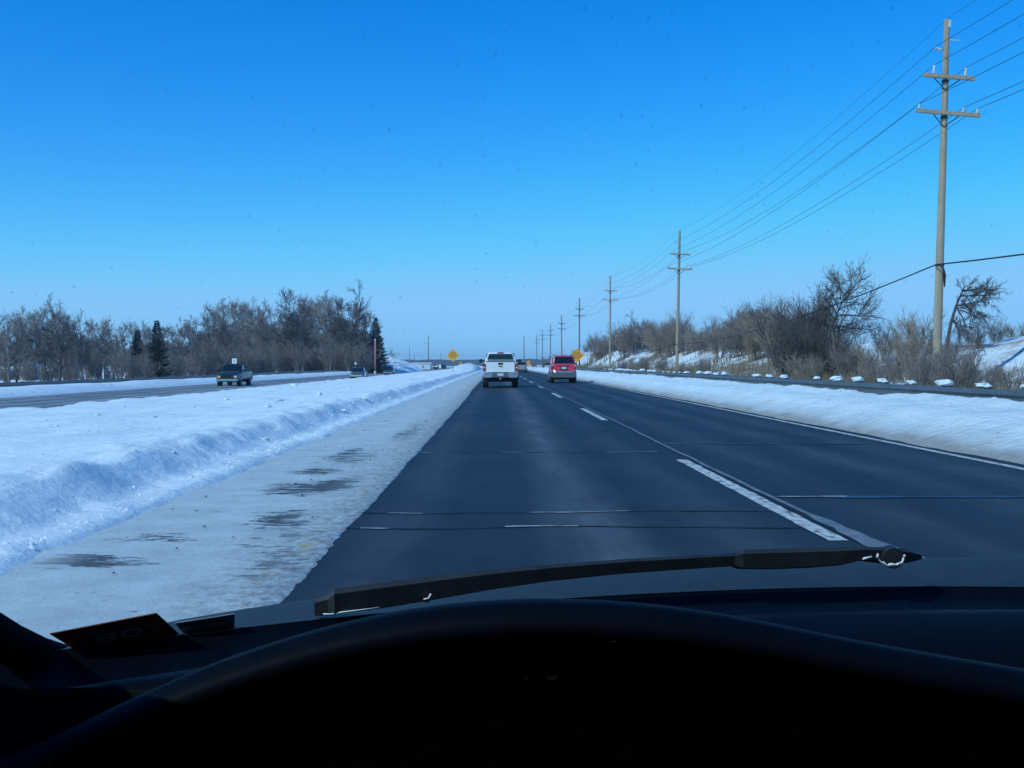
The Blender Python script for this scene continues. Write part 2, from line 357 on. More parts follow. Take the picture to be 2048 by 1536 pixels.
# packed snow over the left shoulder
v = []; f = []; ys = axis((-20, 3, 2), (3, 30, .06), (30, 80, .3), (80, 420, 3)); xs = [-3.25, -2.9, -2.5, -2.0, -1.6, -1.3]
for y in ys:
    e = (-1.10 if y < 38 else -1.10 - .10 * sst(38, 50, y)) + .022 * fb(0, y, 1, 9.0, 5, 3) + .02 * fb(0, y, 1, .6, 3, 5)
    for x in xs: v.append((x, y, .014 + .012 * fb(x, y, 1.5, 1.5, 4, 3)))
    v.append((e - .03, y, .016)); v.append((e, y, .002))
nx = len(xs) + 2
for j in range(len(ys) - 1):
    for i in range(nx - 1): a = j * nx + i; f.append((a, a + 1, a + nx + 1, a + nx))
mb = MB(); mb.v = v; mb.f = f; tag(mb.build('road_shoulder', M['shoulder'], None, True), kind='structure')
# markings and seams on our carriageway
strip('yellow_edge_line', -1.33, -1.19, -20, 600, .005, M['paint_yellow'], road, ny=40)
strip('white_edge_line', 6.08, 6.20, -20, 600, .004, M['paint_white'], road, ny=1200, jag=.012, jl=.012, seed=4)
for k in range(-1, 24):
    y0 = 7.0 + 15.24 * k
    strip('lane_dash', 2.29, 2.43, y0, y0 + 6.0, .004, M['paint_white'], road, ny=60, jag=.02, jl=.012, seed=k * 3.1)
def seam(y, x0, x1, wd, m, name, z=.004, seed=0, amp=.09, n=90):
    mb = MB(); v = []; f = []
    for i in range(n + 1):
        x = x0 + (x1 - x0) * i / n; c = y + amp * fb(x, 0, .7, 1, 4, seed); hw = wd * (.35 + .65 * abs(fb(x, 0, 2.2, 1, 4, seed + 5)) * 1.6) * min(1, i / 2, (n - i) / 2)
        v += [(x, c - hw, z), (x, c + hw, z)]
    for i in range(n): f.append((2 * i, 2 * i + 2, 2 * i + 3, 2 * i + 1))
    mb.v = v; mb.f = f; return mb.build(name, m, road)
rs = random.Random(5)
left_y = [7.6, 8.35, 14.1, 20.3, 27.0, 34.0, 41, 49, 58, 70, 84, 100]
right_y = [9.3, 15.6, 22.5, 29.5, 37, 45, 54, 66, 80, 97]
for k, y in enumerate(left_y):
    seam(y, -1.2, 2.3, .030, M['tar'], 'tar_seam', seed=k * 2.7)
    for (a, b) in {7.6: [(-1.02, -.8), (.05, .62)], 8.35: [(-.9, -.6), (.25, 1.1)], 14.1: [(-1.08, -.9), (.05, .35), (1.5, 2.25)]}.get(y, [(rs.uniform(-1, 1), rs.uniform(1, 2))]):
        seam(y, a, b, .030, M['salt'], 'salt_and_sheen_streak', .007, k * 2.7, n=60)
for k, y in enumerate(right_y):
    seam(y, 2.4, 6.1, .045, M['tar'], 'tar_seam', seed=40 + k * 2.7)
    seam(y + .02, 2.55, 3.05 + .2 * (k == 0), .05, M['salt'], 'salt_and_sheen_streak', .008, 40 + k * 2.7, n=20)
    if k < 2: seam(y - .02, 3.0, 5.9, .10, M['sky_sheen'], 'salt_and_sheen_streak', .0065, 40 + k * 2.7, n=40)  # bluish band: painted sky reflection on the two nearest right-hand joints
# salted seam beside the lane dashes
v = []; f = []; ys = axis((5, 20, .08), (20, 60, .3), (60, 150, 1.5))
for y in ys:
    hw = .022 + .028 * max(0, fb(0, y, 1, 1.6, 4, 3)) + .085 * (1 - sst(6.6, 8.6, y)) * (1 + .6 * fb(0, y, 1, 3, 3, 2)); c = 2.53 + .02 * fb(0, y, 1, .7, 3, 8) + .05 * (1 - sst(6.5, 9, y))
    v += [(c - hw, y, .005), (c + hw, y, .005)]
for j in range(len(ys) - 1): f.append((2 * j, 2 * j + 1, 2 * j + 3, 2 * j + 2))
mb = MB(); mb.v = v; mb.f = f; mb.build('salted_joint', pm('greyed_salt_seam', (.21, .225, .25), (.09, .10, .115), 5, .7, detail=9), road)
strip('lane_joint', 2.465, 2.50, 3, 200, .0045, M['tar'], road, ny=400, jag=.012, jl=.012, seed=8)
for y0, y1 in [(k, k + 3.2) for k in range(10, 300, 12)]:
    strip('lane_dash', -21.75, -21.62, y0, y1, OZ + .004, M['paint_white'], road2)
strip('white_edge_line', -25.5, -25.38, -10, 500, OZ + .004, M['paint_white'], road2)
strip('yellow_edge_line', -17.9, -17.78, -10, 500, OZ + .004, M['paint_yellow'], road2)

# snow lumps on the median
def lump(seed, r=1.0):
    rnd = random.Random(seed); mb = MB(); rings = []
    for i, (zz, rr) in enumerate([(-.3, .8), (0, 1), (.35, .85), (.6, .45), (.68, .08)]):
        rings.append([Vector((math.cos(k * math.pi / 4) * rr * rnd.uniform(.7, 1.25), math.sin(k * math.pi / 4) * rr * rnd.uniform(.7, 1.25), zz * rnd.uniform(.85, 1.15))) * r for k in range(8)])
    mb.loft(rings); me = mb.build('snow_lump', M['snow'], None, True); return me
protos = [lump(k) for k in range(4)]
rnd = random.Random(11); used = set()
spots = [(530, 908), (272, 903), (560, 803), (600, 806), (730, 800), (755, 799), (780, 799), (690, 822), (118, 853), (537, 815), (200, 830), (350, 905), (590, 772), (520, 775), (650, 766), (390, 815), (310, 835), (455, 800), (640, 790), (700, 775)]
for px, py in spots:
    Y = None
    for k in range(30, 4000):                             # walk along the ray to the snow it meets
        y = k * .1; p = at(px, py, y)
        if -16.3 < p.x < -3.4 and p.z <= median_z(p.x, y): Y = y; break
    if Y is None: continue
    k = rnd.randrange(4)
    o = protos[k] if k not in used else protos[k].copy()
    if k in used: col.objects.link(o)
    used.add(k); p = at(px, py, Y); s = rnd.choice((.0014, .002, .0028, .0042)) * Y * .62 + .018
    o.location = (p.x, Y, median_z(p.x, Y) + .22 * s); o.scale = (s * rnd.uniform(.9, 1.9), s * rnd.uniform(.7, 1.2), s * rnd.uniform(.55, 1.0)); o.rotation_euler = (0, 0, rnd.uniform(0, 6))
    tag(o, 'small bright lump of snow lying loose on the snowy median', 'snow lump', 'loose snow lumps on the median')
for k in range(4):
    if k not in used: bpy.data.objects.remove(protos[k])
mb = MB()
for i in range(420):
    if i < 260: x = -2.95 - abs(rnd.gauss(0, .22)); y = 3 + 30 * rnd.random() ** 1.5; s = rnd.uniform(.01, .035); z = median_z(x, y)
    else: x = rnd.uniform(-15.5, -3.6); y = rnd.uniform(6, 90); s = rnd.uniform(.015, .05); z = median_z(x, y)
    vs = [Vector((math.cos(a) * rnd.uniform(.6, 1.2), math.sin(a) * rnd.uniform(.6, 1.2), -.3)) * s for a in (0, 1.25, 2.5, 3.8, 5.0)] + [Vector((rnd.uniform(-.3, .3), rnd.uniform(-.3, .3), .8)) * s]
    mb.add([q + Vector((x, y, z)) for q in vs], [(0, 1, 5), (1, 2, 5), (2, 3, 5), (3, 4, 5), (4, 0, 5)])
tag(mb.build('snow_crumbs', M['snow'], None, True), 'crumbled snow strewn along the foot of the median bank', 'snow', kind='stuff')
mb = MB()
for i in range(150):                                      # dark clods and grit thrown on the right bank and left shoulder
    if i < 100: x = 6.5 + abs(rnd.gauss(0, .5)); y = rnd.uniform(8, 60); z = bank_z(x, y)
    else: x = rnd.uniform(-2.8, -1.2); y = rnd.uniform(4, 30); z = .03
    s = rnd.uniform(.006, .016) * (1 + y / 50)
    vs = [Vector((math.cos(a) * rnd.uniform(.6, 1.2), math.sin(a) * rnd.uniform(.6, 1.2), -.3)) * s for a in (0, 1.25, 2.5, 3.8, 5.0)] + [Vector((.3, .2, .35)) * s]
    mb.add([q + Vector((x, y, z)) for q in vs], [(0, 1, 5), (1, 2, 5), (2, 3, 5), (3, 4, 5), (4, 0, 5)])
tag(mb.build('road_grit', M['under'], None, True), 'dark grit and clods specking the snow beside the lanes', 'grit', kind='stuff')

# ------------------------------------------------------------------ guardrails
def guardrail(x, y0, y1, top, label, side, posts, base):
    root = empty('guardrail', (x, y0, 0)); tag(root, label, 'guardrail')
    prof = [(0, 0), (.035, -.02), (.075, -.065), (.075, -.095), (.02, -.14), (.02, -.17), (.075, -.215), (.075, -.245), (.035, -.29), (0, -.31)]
    ring0 = [(-side * a, z) for a, z in prof] + [(-side * a + side * .006, z) for a, z in reversed(prof)]
    seg = 3.81; y = 0; i = 0
    while y < y1 - y0:
        ln = min(seg, y1 - y0 - y); mb = MB()
        lap = .004 * (i % 2)
        mb.loft([[(a - side * lap, yy, top(y0 + yy) + z) for a, z in ring0] for yy in (y, y + ln - .004)]); mb.build('rail_panel', M['galv'], root); y += ln; i += 1
    pm_ = MB(); pm_.box(-.09, .09, -.10, .10, -1.0, .02); post0 = None
    for yy in posts:
        if post0 is None: post0 = o = pm_.build('post', M['post_wood'], root)
        else: o = post0.copy(); col.objects.link(o)
        o.parent = root; o.location = (side * .29, yy - y0, top(yy) + .0)
        b = MB().box(side * .10 if side > 0 else -.20, .20 if side > 0 else side * .10, yy - y0 - .09, yy - y0 + .09, top(yy) - .32, top(yy) + .015).build('block', M['post_wood'], root) if yy < 60 else None
    return root
post_y = [18.95 + 1.83 * k for k in range(-5, 70)]
rt = lambda y: .735 + .0 * y
guardrail(9.75, 8, 150, rt, 'grey steel guardrail with timber posts behind the right-hand snow bank', 1, post_y, 0)
cap0 = []
for k in range(3):
    rn = random.Random(70 + k); mb = MB(); rings = []
    sh_ = (rn.uniform(-.05, .05), rn.uniform(-.06, .06))
    for zz, rr in [(0, .75), (.3, 1.0), (.65, 1.0), (.95, .8), (1.0, .3)]:
        rings.append([(math.cos(a * math.pi / 4 + .4) * rr * .18 * rn.uniform(.7, 1.3) + sh_[0] * zz, math.sin(a * math.pi / 4 + .4) * rr * .23 * rn.uniform(.7, 1.3) + sh_[1] * zz, zz * .17 * rn.uniform(.85, 1.2)) for a in range(8)])
    mb.loft(rings); cap0.append(mb.build('snow_clump', M['snow'], None, False))
rn = random.Random(3); first = [True] * 3; nth = 0; ORD = ['first', 'second', 'third', 'fourth', 'fifth', 'sixth', 'seventh', 'eighth', 'ninth', 'tenth', 'eleventh', 'twelfth']
for k, y in enumerate(post_y):
    if y > 95: break
    if y < 18: continue
    if y > 32 and rn.random() < .25: continue
    j = k % 3; o = cap0[j]
    if not first[j]: o = cap0[j].copy(); col.objects.link(o)
    first[j] = False
    o.location = (9.99, y, rt(y) + .015); o.rotation_euler = (0, 0, rn.choice((0, math.pi))); s = rn.uniform(.45, 1.0); o.scale = (s * 1.05, s, s * rn.uniform(.6, .95))
    nth += 1
    tag(o, ('clump of snow on the guardrail, %s from the right edge of the picture' % ORD[nth - 1]) if nth <= 12 else 'small far clump of snow on the guardrail left of the dark shrubs', 'snow clump', 'snow clumps on the guardrail posts')
lt = lambda y: .13 - .05 * math.sin(y * .02)
guardrail(-31.0, 60, 210, lt, 'dark half-buried guardrail beyond the opposite carriageway in front of the wood', -1, [60 + 3.81 * k for k in range(40)], 0)

# ------------------------------------------------------------------ utility poles and wires
PX = 14.9; SP = 50.0; PY = [34.4 - SP + SP * k for k in range(0, 10)]
PTOP = [12.9, 12.85, 12.3, 12.9, 13.2, 12.6, 12.6, 12.7, 12.6, 12.6]
PLEAN = [0, 1.25, 1.0, .1, 0, -.3, .2, 0, .4, 0]
att = {}                                                 # wire name -> attachment points
def pole(i, x, y, top, label, lean=0, detail=True, arms=True, r=.15):
    zb = ground_z(x, y); root = empty('utility_pole', (x, y, zb)); root.rotation_euler = (0, R(lean), 0)
    tag(root, label, 'utility pole', 'utility poles along the right side' if x > 5 else 'far utility poles')
    H = top - zb; pr = lambda z: r * (1 - .38 * z / H)
    mat_ = M['wood_pole'] if y < 140 else M['wood_far']
    mb = MB(); mb.tube([(0, 0, -1.2), (0, 0, H * .3), (0, 0, H * .65), (0, 0, H)], [pr(0), pr(H * .3), pr(H * .65), pr(H)], 14); autosmooth(mb.build('post', mat_, root))
    if not arms: return root
    az = R(-6) if i == 1 else R(-4)
    def arm(zz, x0, x1, yo):
        m2 = MB(); m2.box(x0, x1, yo - .06, yo + .06, zz - .06, zz + .06); o = m2.build('crossarm', mat_, root); o.rotation_euler = (0, R(5.0) if i == 1 else R(2), az); o.location = (0, 0, 0)
        # rotate about the arm's own centre
        o.matrix_basis = Matrix.Translation((0, 0, zz)) @ o.rotation_euler.to_matrix().to_4x4() @ Matrix.Translation((0, 0, -zz)); return o
    yo = -.20
    a1z, a2z = H - 1.97, H - 3.18
    A1 = arm(a1z, -.76, .90, yo); A2 = arm(a2z, -.97, 1.10, yo)
    def brace(A, zz, x, dz):
        m2 = MB(); m2.tube([(x, yo + .075, zz - .05), (0.0, yo + .08, zz - dz)], .018, 4); o = m2.build('brace', M['steel'], root); o.matrix_basis = A.matrix_basis.copy()
    for A, zz, dz in ((A1, a1z, .42), (A2, a2z, .45)):
        for x_ in (-.40, .45): brace(A, zz, x_, dz)
        m2 = MB(); m2.tube([(0, 0, zz - .16), (0, 0, zz - .07)], pr(zz) + .012, 12); m2.build('steel_band', M['steel'], root)
    def ins(A, x_, zz, h, name):
        m2 = MB(); n = 5; pts = []; rr = []
        for q in range(n * 2 + 1): pts.append((x_, yo, zz + .06 + h * q / (n * 2))); rr.append(.055 if q % 2 else .035)
        m2.tube(pts, rr, 8); o = m2.build('insulator', M['ceramic'], root, True); o.matrix_basis = A.matrix_basis.copy()
        att.setdefault(name, {})[i] = (root, A.matrix_basis @ Vector((x_, yo, zz + .08 + h)))
    ins(A1, -.46, a1z, .28, 'upper arm left'); ins(A1, .58, a1z, .28, 'upper arm right')
    ins(A2, -.90, a2z, .15, 'lower arm left'); ins(A2, .55, a2z, .15, 'lower arm middle'); ins(A2, 1.00, a2z, .15, 'lower arm right')
    zs = H - 1.0
    m2 = MB(); m2.tube([(-pr(zs), 0, zs - .03), (-.22, 0, zs), (-.26, 0, zs + .01), (-.30, 0, zs + .02), (-.34, 0, zs + .03), (-.38, 0, zs + .04)], [.02, .05, .035, .05, .035, .045], 8); m2.build('side_insulator', M['ceramic'], root, True)
    att.setdefault('side insulator', {})[i] = (root, Vector((-.38, 0, zs + .07)))
    att.setdefault('pole top', {})[i] = (root, Vector((0, -.06, H + .03)))
    if i == 1:
        m2 = MB(); m2.tube([(.08, -.05, H - .69), (.46, -.05, H - .71)], .017, 6); m2.build('metal_rod', M['ceramic'], root)
        m2 = MB(); m2.box(.0, .08, -.14, -.10, H - .30, H - .05); m2.build('top_bracket', M['ceramic'], root)
        zc = 4.58 - zb
        m2 = MB(); m2.tube([(-.05, -.17, zc), (.05, -.19, zc - .12), (.10, -.17, zc - .35), (.115, -.16, zc - .75)], [.02, .022, .05, .02], 7); m2.build('riser_cable', M['wire'], root, True)
        m2 = MB(); m2.tube([(0, 0, zc - .04), (0, 0, zc + .04)], pr(zc) + .015, 12); m2.build('cable_clamp', M['steel'], root)
    return root
names = ['', 'tall weathered wooden utility pole nearest the camera, standing right of the road', 'second utility pole from the camera, grey wood, behind the right-hand guardrail',
         'third utility pole from the camera on the right', 'fourth utility pole on the right, above the orange diamond sign', 'fifth utility pole on the right, above the red car',
         'sixth utility pole on the right, thin and far', 'seventh utility pole on the right, thin and very far', 'eighth utility pole on the right, hazy and very far', '']
for i in range(0, 9):
    if i == 0: pole(0, PX, PY[0], PTOP[0], 'wooden utility pole behind the camera carrying the same wires')
    else: pole(i, PX, PY[i], PTOP[i], names[i], PLEAN[i])
bpy.context.view_layer.update()
def wire(name, pts, label, rad, sag, group='overhead power lines'):
    mb = MB(); P = []; rr = []
    for a, b in zip(pts, pts[1:]):
        n = 18 if a.y < 100 else 8
        for k in range(n):
            t = k / n; q = a.lerp(b, t); q.z -= sag * 4 * t * (1 - t); P.append(q)
    P.append(pts[-1]); mb.tube(P, rad, 4)
    return tag(mb.build(name, M['wire'], None), label, 'wire', group)
for nm, dct in att.items():
    pts = [dct[i][0].matrix_world @ dct[i][1] for i in sorted(dct)]
    wire('power_line', pts, 'thin dark power line carried on the %s of the utility poles' % nm, .006 if nm == 'pole top' else .0095, .75)
zc = [4.45, 4.58, 2.9, 3.4, 3.4, 3.4]; P = [Vector((PX + (-.12 if i else -.1), PY[i] - .18, zc[i])) for i in range(6)]
wire('telephone_cable', P, 'thick black telephone cable clamped low on the nearest utility pole', .024, .62, 'telephone cables')
# far poles
for (px, ty, Y, lab, rr) in [(1048, 672, 395, 'dark far utility pole standing just right of the white pickup', .22), (857, 672, 400, 'dark far utility pole left of the orange sign in the median', .2), (819, 690, 420, 'thin far pole above the white shed on the left', .13), (829, 708, 520, 'tiny far pole right above the white shed roof', .13), (882, 702, 480, 'faint thin far pole left of the median sign', .12)]:
    p = at(px, ty, Y); o = pole(50, p.x, Y, p.z, lab, 0, False, False, rr)

# ------------------------------------------------------------------ trees
def grow_path(rnd, p, d, ln, r0, r1, n, wob, up):
    pts = [p.copy()]; rad = [r0]; d = d.normalized()
    for k in range(n):
        d = (d + Vector((rnd.gauss(0, wob), rnd.gauss(0, wob), rnd.gauss(0, wob * .7) + up))).normalized()
        p = p + d * (ln / n); pts.append(p.copy()); rad.append(r0 + (r1 - r0) * (k + 1) / n)
    return pts, rad, d
def side_dir(rnd, d, ang):
    a = d.orthogonal().normalized(); b = d.cross(a); t = rnd.uniform(0, 2 * math.pi)
    return (d * math.cos(ang) + (a * math.cos(t) + b * math.sin(t)) * math.sin(ang)).normalized()
def pt_on(pts, t):
    u = t * (len(pts) - 1); i = min(int(u), len(pts) - 2); return pts[i].lerp(pts[i + 1], u - i), (pts[i + 1] - pts[i]).normalized()
def tree_mesh(seed, H, tr, nl=9, n2=6, n3=6, n4=5, spread=.9, lean=(0, 0), tw=.016, bole=.28, up=.10, tip=.42):
    rnd = random.Random(seed); T = MB(); C = MB()
    pts, rad, d = grow_path(rnd, Vector((0, 0, -.3)), Vector((lean[0], lean[1], 1)), H * .72, tr, tr * .35, 6, .07, .03)
    T.tube(pts, rad, 7)
    limbs = [(pts[-1], d, tip * H, tr * .35)]
    for k in range(nl):
        t = bole + (1 - bole) * (k + .5) / nl; q, dd = pt_on(pts, t)
        limbs.append((q, side_dir(rnd, dd, rnd.uniform(.6, 1.15)), H * spread * rnd.uniform(.28, .42) * (1.15 - .5 * t), tr * .42 * (1.2 - t * .6)))
    for (q, dd, ln, r) in limbs:
        p1, r1, d1 = grow_path(rnd, q, dd, ln, r, r * .3, 4, .16, up); T.tube(p1, r1, 4)
        for a in range(n2):
            s, sd = pt_on(p1, rnd.uniform(.25, 1)); l2 = ln * rnd.uniform(.35, .6)
            p2, r2, d2 = grow_path(rnd, s, side_dir(rnd, sd, rnd.uniform(.4, .9)), l2, max(r * .3, tw * 1.8), tw, 3, .2, up); C.tube(p2, r2, 3, False)
            for b in range(n3):
                s3, sd3 = pt_on(p2, rnd.uniform(.2, 1)); l3 = l2 * rnd.uniform(.35, .65)
                p3, r3, d3 = grow_path(rnd, s3, side_dir(rnd, sd3, rnd.uniform(.4, .9)), l3, tw, tw * .7, 2, .2, up); C.tube(p3, r3, 3, False)
                for c in range(n4):
                    s4, sd4 = pt_on(p3, rnd.uniform(.2, 1)); l4 = l3 * rnd.uniform(.35, .7)
                    p4, r4, d4 = grow_path(rnd, s4, side_dir(rnd, sd4, rnd.uniform(.3, .9)), l4, tw * .75, tw * .4, 1, .2, up); C.tube(p4, r4, 3, False)
    return T, C
def shrub_mesh(seed, H, stems=14, n2=7, n3=6, n4=0, tw=.012, fan=.55, up=.08):
    rnd = random.Random(seed); T = MB(); C = MB()
    for k in range(stems):
        a = rnd.uniform(0, 6.283); rr = rnd.uniform(0, H * .16); sp = rnd.uniform(.05, fan)
        p, r, d = grow_path(rnd, Vector((math.cos(a) * rr, math.sin(a) * rr, -.1)), Vector((math.cos(a) * sp, math.sin(a) * sp, 1)), H * rnd.uniform(.6, 1.0), tw * 2.6, tw * .8, 5, .1, up); T.tube(p, r, 4, False)
        for b in range(n2):
            s, sd = pt_on(p, rnd.uniform(.18, 1)); l2 = H * rnd.uniform(.15, .34)
            p2, r2, d2 = grow_path(rnd, s, side_dir(rnd, sd, rnd.uniform(.3, .8)), l2, tw, tw * .6, 2, .16, up); C.tube(p2, r2, 3, False)
            for c in range(n3):
                s3, sd3 = pt_on(p2, rnd.uniform(.15, 1)); l3 = l2 * rnd.uniform(.35, .7)
                p3, r3, d3 = grow_path(rnd, s3, side_dir(rnd, sd3, rnd.uniform(.3, .8)), l3, tw * .7, tw * .4, 1, .2, up); C.tube(p3, r3, 3, False)
                for e in range(n4):
                    s4, sd4 = pt_on(p3, rnd.uniform(.15, 1))
                    p4, r4, d4 = grow_path(rnd, s4, side_dir(rnd, sd4, rnd.uniform(.3, .8)), l3 * rnd.uniform(.3, .6), tw * .5, tw * .3, 1, .2, up); C.tube(p4, r4, 3, False)
    return T, C
def make_plant(name, TC, mt, mc, c1='trunk', c2='crown'):
    root = empty(name); TC[0].build(c1, mt, root, True); TC[1].build(c2, mc, root); return root
def conifer_mesh(seed, H, rb, nw=34, nb=14, fat=1.0):
    rnd = random.Random(seed); T = MB(); C = MB(); T.tube([(0, 0, -.3), (0, 0, H)], [H * .018, .02], 6)
    for k in range(nw):
        t = (k + .3) / nw; z = H * (.07 + .92 * t); L = rb * (1 - t) ** .9 * rnd.uniform(.75, 1.15) + .06
        for b in range(nb):
            a = rnd.uniform(0, 6.283); ln = L * rnd.uniform(.7, 1.1); d = Vector((math.cos(a), math.sin(a), -.22 + .5 * t))
            p0 = Vector((0, 0, z)); sdv = Vector((-math.sin(a), math.cos(a), 0))
            n = max(3, int(ln / .28))
            for q in range(n):
                u = (q + .5) / n; c = p0 + d * ln * u + Vector((0, 0, -.18 * ln * math.sin(u * 2.4) + .1 * ln * u * u)); wd = fat * (.10 + .16 * ln * (1 - u)) * rnd.uniform(.6, 1.3) * (.35 + .65 * min(1, L / rb * 2)); dr = rnd.uniform(.05, .22)
                e = d.normalized() * rnd.uniform(.12, .35)
                C.add([c - e * .5, c + sdv * wd + Vector((0, 0, -dr)) + e * .6, c + e * 1.2 + Vector((0, 0, .05)), c - sdv * wd + Vector((0, 0, -dr)) + e * .6], [(0, 1, 2), (0, 2, 3)])
    return T, C
TP = [make_plant('bare_tree', tree_mesh(1, 11.0, .22, tw=.026, n4=6), M['bark'], M['twig']), make_plant('bare_tree', tree_mesh(2, 12.0, .24, 10, 6, 6, 6, .8, tw=.026), M['bark'], M['twig']),
      make_plant('bare_tree', tree_mesh(3, 11.0, .20, 8, 7, 6, 6, 1.0, tw=.026), M['bark2'], M['twig2']), make_plant('bare_tree', tree_mesh(4, 10.0, .18, 9, 6, 6, 6, .85, (.06, 0), tw=.026, bole=.18), M['bark2'], M['twig']),
      make_plant('bare_tree', tree_mesh(5, 12.5, .26, 11, 6, 6, 6, .95, tw=.026, bole=.2), M['bark2'], M['twig2'])]
SH = [make_plant('bare_shrub', shrub_mesh(21, 4.0, 20, 9, 8, tw=.015), M['twig3'], M['twig3'], 'stem', 'twigs'), make_plant('bare_shrub', shrub_mesh(22, 3.6, 22, 9, 8, fan=.8, tw=.015), M['twig'], M['twig'], 'stem', 'twigs'),
      make_plant('bare_shrub', shrub_mesh(23, 4.4, 18, 9, 8, fan=.4, tw=.015), M['twig3'], M['twig'], 'stem', 'twigs')]
DSH = [make_plant('dark_shrub', shrub_mesh(31, 4.2, 22, 9, 7, 1, tw=.013, fan=.5), M['bark2'], M['twig2'], 'stem', 'twigs')]
rn = random.Random(8); usedp = set()
def place(proto, name, x, y, s, label, cat, group=None, rz=None, z=None, sz=1.0):
    key = proto.name
    if key in usedp: o = copy_tree(proto)
    else: o = proto; usedp.add(key)
    o.location = (x, y, (ground_z(x, y) if z is None else z) - .02); o.rotation_euler = (0, 0, rn.uniform(0, 6.28) if rz is None else rz); o.scale = (s, s, s * sz)
    return tag(o, label, cat, group)
def sec_(px): return 'left of the two conifers' if px < 275 else 'between the conifers and the square white sign' if px < 475 else 'right of the square white sign' if px < 610 else 'just left of the pinkish-red pole'
def rsec(px): return 'left of the second utility pole' if px < 1357 else 'between the second pole and the dark shrubs' if px < 1600 else 'between the dark shrubs and the nearest pole' if px < 1875 else 'right of the nearest utility pole'
def wood_depth(px): return 128 + 92 * sst(60, 700, px)
# outline of the wood's top in the photo
TOPS = [(0, 640), (60, 636), (125, 628), (175, 650), (230, 648), (290, 660), (380, 655), (420, 625), (470, 618), (520, 622), (560, 625), (610, 610), (680, 602), (715, 615), (745, 650)]
for k in range(125):
    px = -30 + 770 * ((k * .618034) % 1.0); row = k % 5
    if px < 270 and k % 6 == 0: continue
    Y = wood_depth(px) * (1 + .09 * row) + rn.uniform(-5, 8); p = at(px, 729, Y); zb = ground_z(p.x, Y)
    top = lerpk(px, TOPS) + rn.uniform(-2, 15) + (5 if row else 9 * rn.random()); Ht = at(px, top, Y).z - zb
    j = rn.choice([0, 1, 2, 3, 4, 0, 1]); h0 = [11.0, 12.0, 11.0, 10.0, 12.5][j] * 1.02
    place(TP[j], 'bare_tree', p.x, Y, Ht / h0, 'bare leafless tree in the wood ' + sec_(px), 'tree', 'bare trees of the wood ' + sec_(px))
for (px, tp, Y, j, lab) in [(125, 626, 124, 4, 'large dark spreading bare tree standing out at the left of the wood'), (690, 598, 214, 4, 'tallest bare tree near the right end of the left-hand wood'), (600, 606, 205, 2, 'tall dark bare tree in the middle of the wood above the snowy verge')]:
    p = at(px, 729, Y); zb = ground_z(p.x, Y); place(TP[j], 'bare_tree', p.x, Y, (at(px, tp, Y).z - zb) / ([11, 12, 11, 10, 12.5][j] * 1.0), lab, 'tree')
for k in range(95):                                       # understorey at the wood's edge
    px = 5 + 735 * ((k * .618034 + .3) % 1.0)
    if px < 270 and k % 4: continue
    Y = wood_depth(px) * .95 + rn.uniform(-6, 10); p = at(px, 729, Y)
    place(SH[k % 3], 'bare_shrub', p.x, Y, rn.uniform(.55, 1.25) * (1.35 if 420 < px else .8), 'bare brown bush edging the wood ' + sec_(px), 'bush', 'undergrowth bushes ' + sec_(px))
for (px, tp, Y, rb, lab) in [(318, 640, 150, 2.5, 'dark evergreen conifer with a ragged top at the left of the wood'), (279, 660, 158, 2.0, 'shorter dim conifer beside the ragged evergreen in the wood'), (752, 634, 216, 3.4, 'dark pointed spruce at the right end of the left-hand wood')]:
    p = at(px, 729, Y); zb = ground_z(p.x, Y); H = at(px, tp, Y).z - zb
    r = make_plant('conifer_tree', conifer_mesh(int(px), H, rb, *((44, 22, 1.6) if px > 700 else (34, 14, 1.0))), M['bark2'], M['needle']); r.location = (p.x, Y, zb); tag(r, lab, 'conifer')
# right-hand side: shrubs on the embankment
def rpx(px, Y, x=None): return (px - VX) / FPX * Y
RT = [(1165, 700), (1190, 668), (1260, 640), (1330, 632), (1370, 634), (1405, 668), (1430, 640), (1500, 612), (1560, 608), (1600, 620)]
for k in range(62):
    px = 1172 + 420 * ((k * .618034 + .1) % 1.0); row = k % 3
    Yl = lerpk(px, [(1170, 225), (1250, 165), (1350, 118), (1450, 88), (1600, 66)]); Y = Yl * rn.uniform(.92, 1.12) * (1 + .08 * row); x = rpx(px, Y)
    if abs(x - PX) < .6: x += 1.2
    top = lerpk(px, RT) + rn.uniform(-4, 24); zb = ground_z(x, Y); Ht = max(1.2, at(px, top, Y).z - zb)
    if Ht > 5.5 and rn.random() < .5: place(TP[k % 5], 'bare_tree', x, Y, Ht / 11.5, 'thin bare tree in the right-hand thicket ' + rsec(px), 'tree', 'thicket trees ' + rsec(px))
    else: place(SH[k % 3], 'bare_shrub', x, Y, Ht / 4.1, 'bare brown shrub in the right-hand thicket ' + rsec(px), 'shrub', 'thicket shrubs ' + rsec(px), sz=1.0)
for k in range(56):                                       # low scrub behind the rail
    px = 1240 + 800 * ((k * .618034 + .77) % 1.0); Y = lerpk(px, [(1240, 95), (1400, 62), (1600, 44), (1750, 36), (2048, 25)]) * rn.uniform(.95, 1.35); x = rpx(px, Y)
    if 1420 < px < 1575 or k % 4 == 0: continue
    s = rn.uniform(.25, .5) if px < 1930 else rn.uniform(.15, .28)
    place(SH[k % 3], 'bare_shrub', x, Y, s, 'low brown scrub bush behind the guardrail ' + rsec(px), 'shrub', 'low scrub ' + rsec(px))
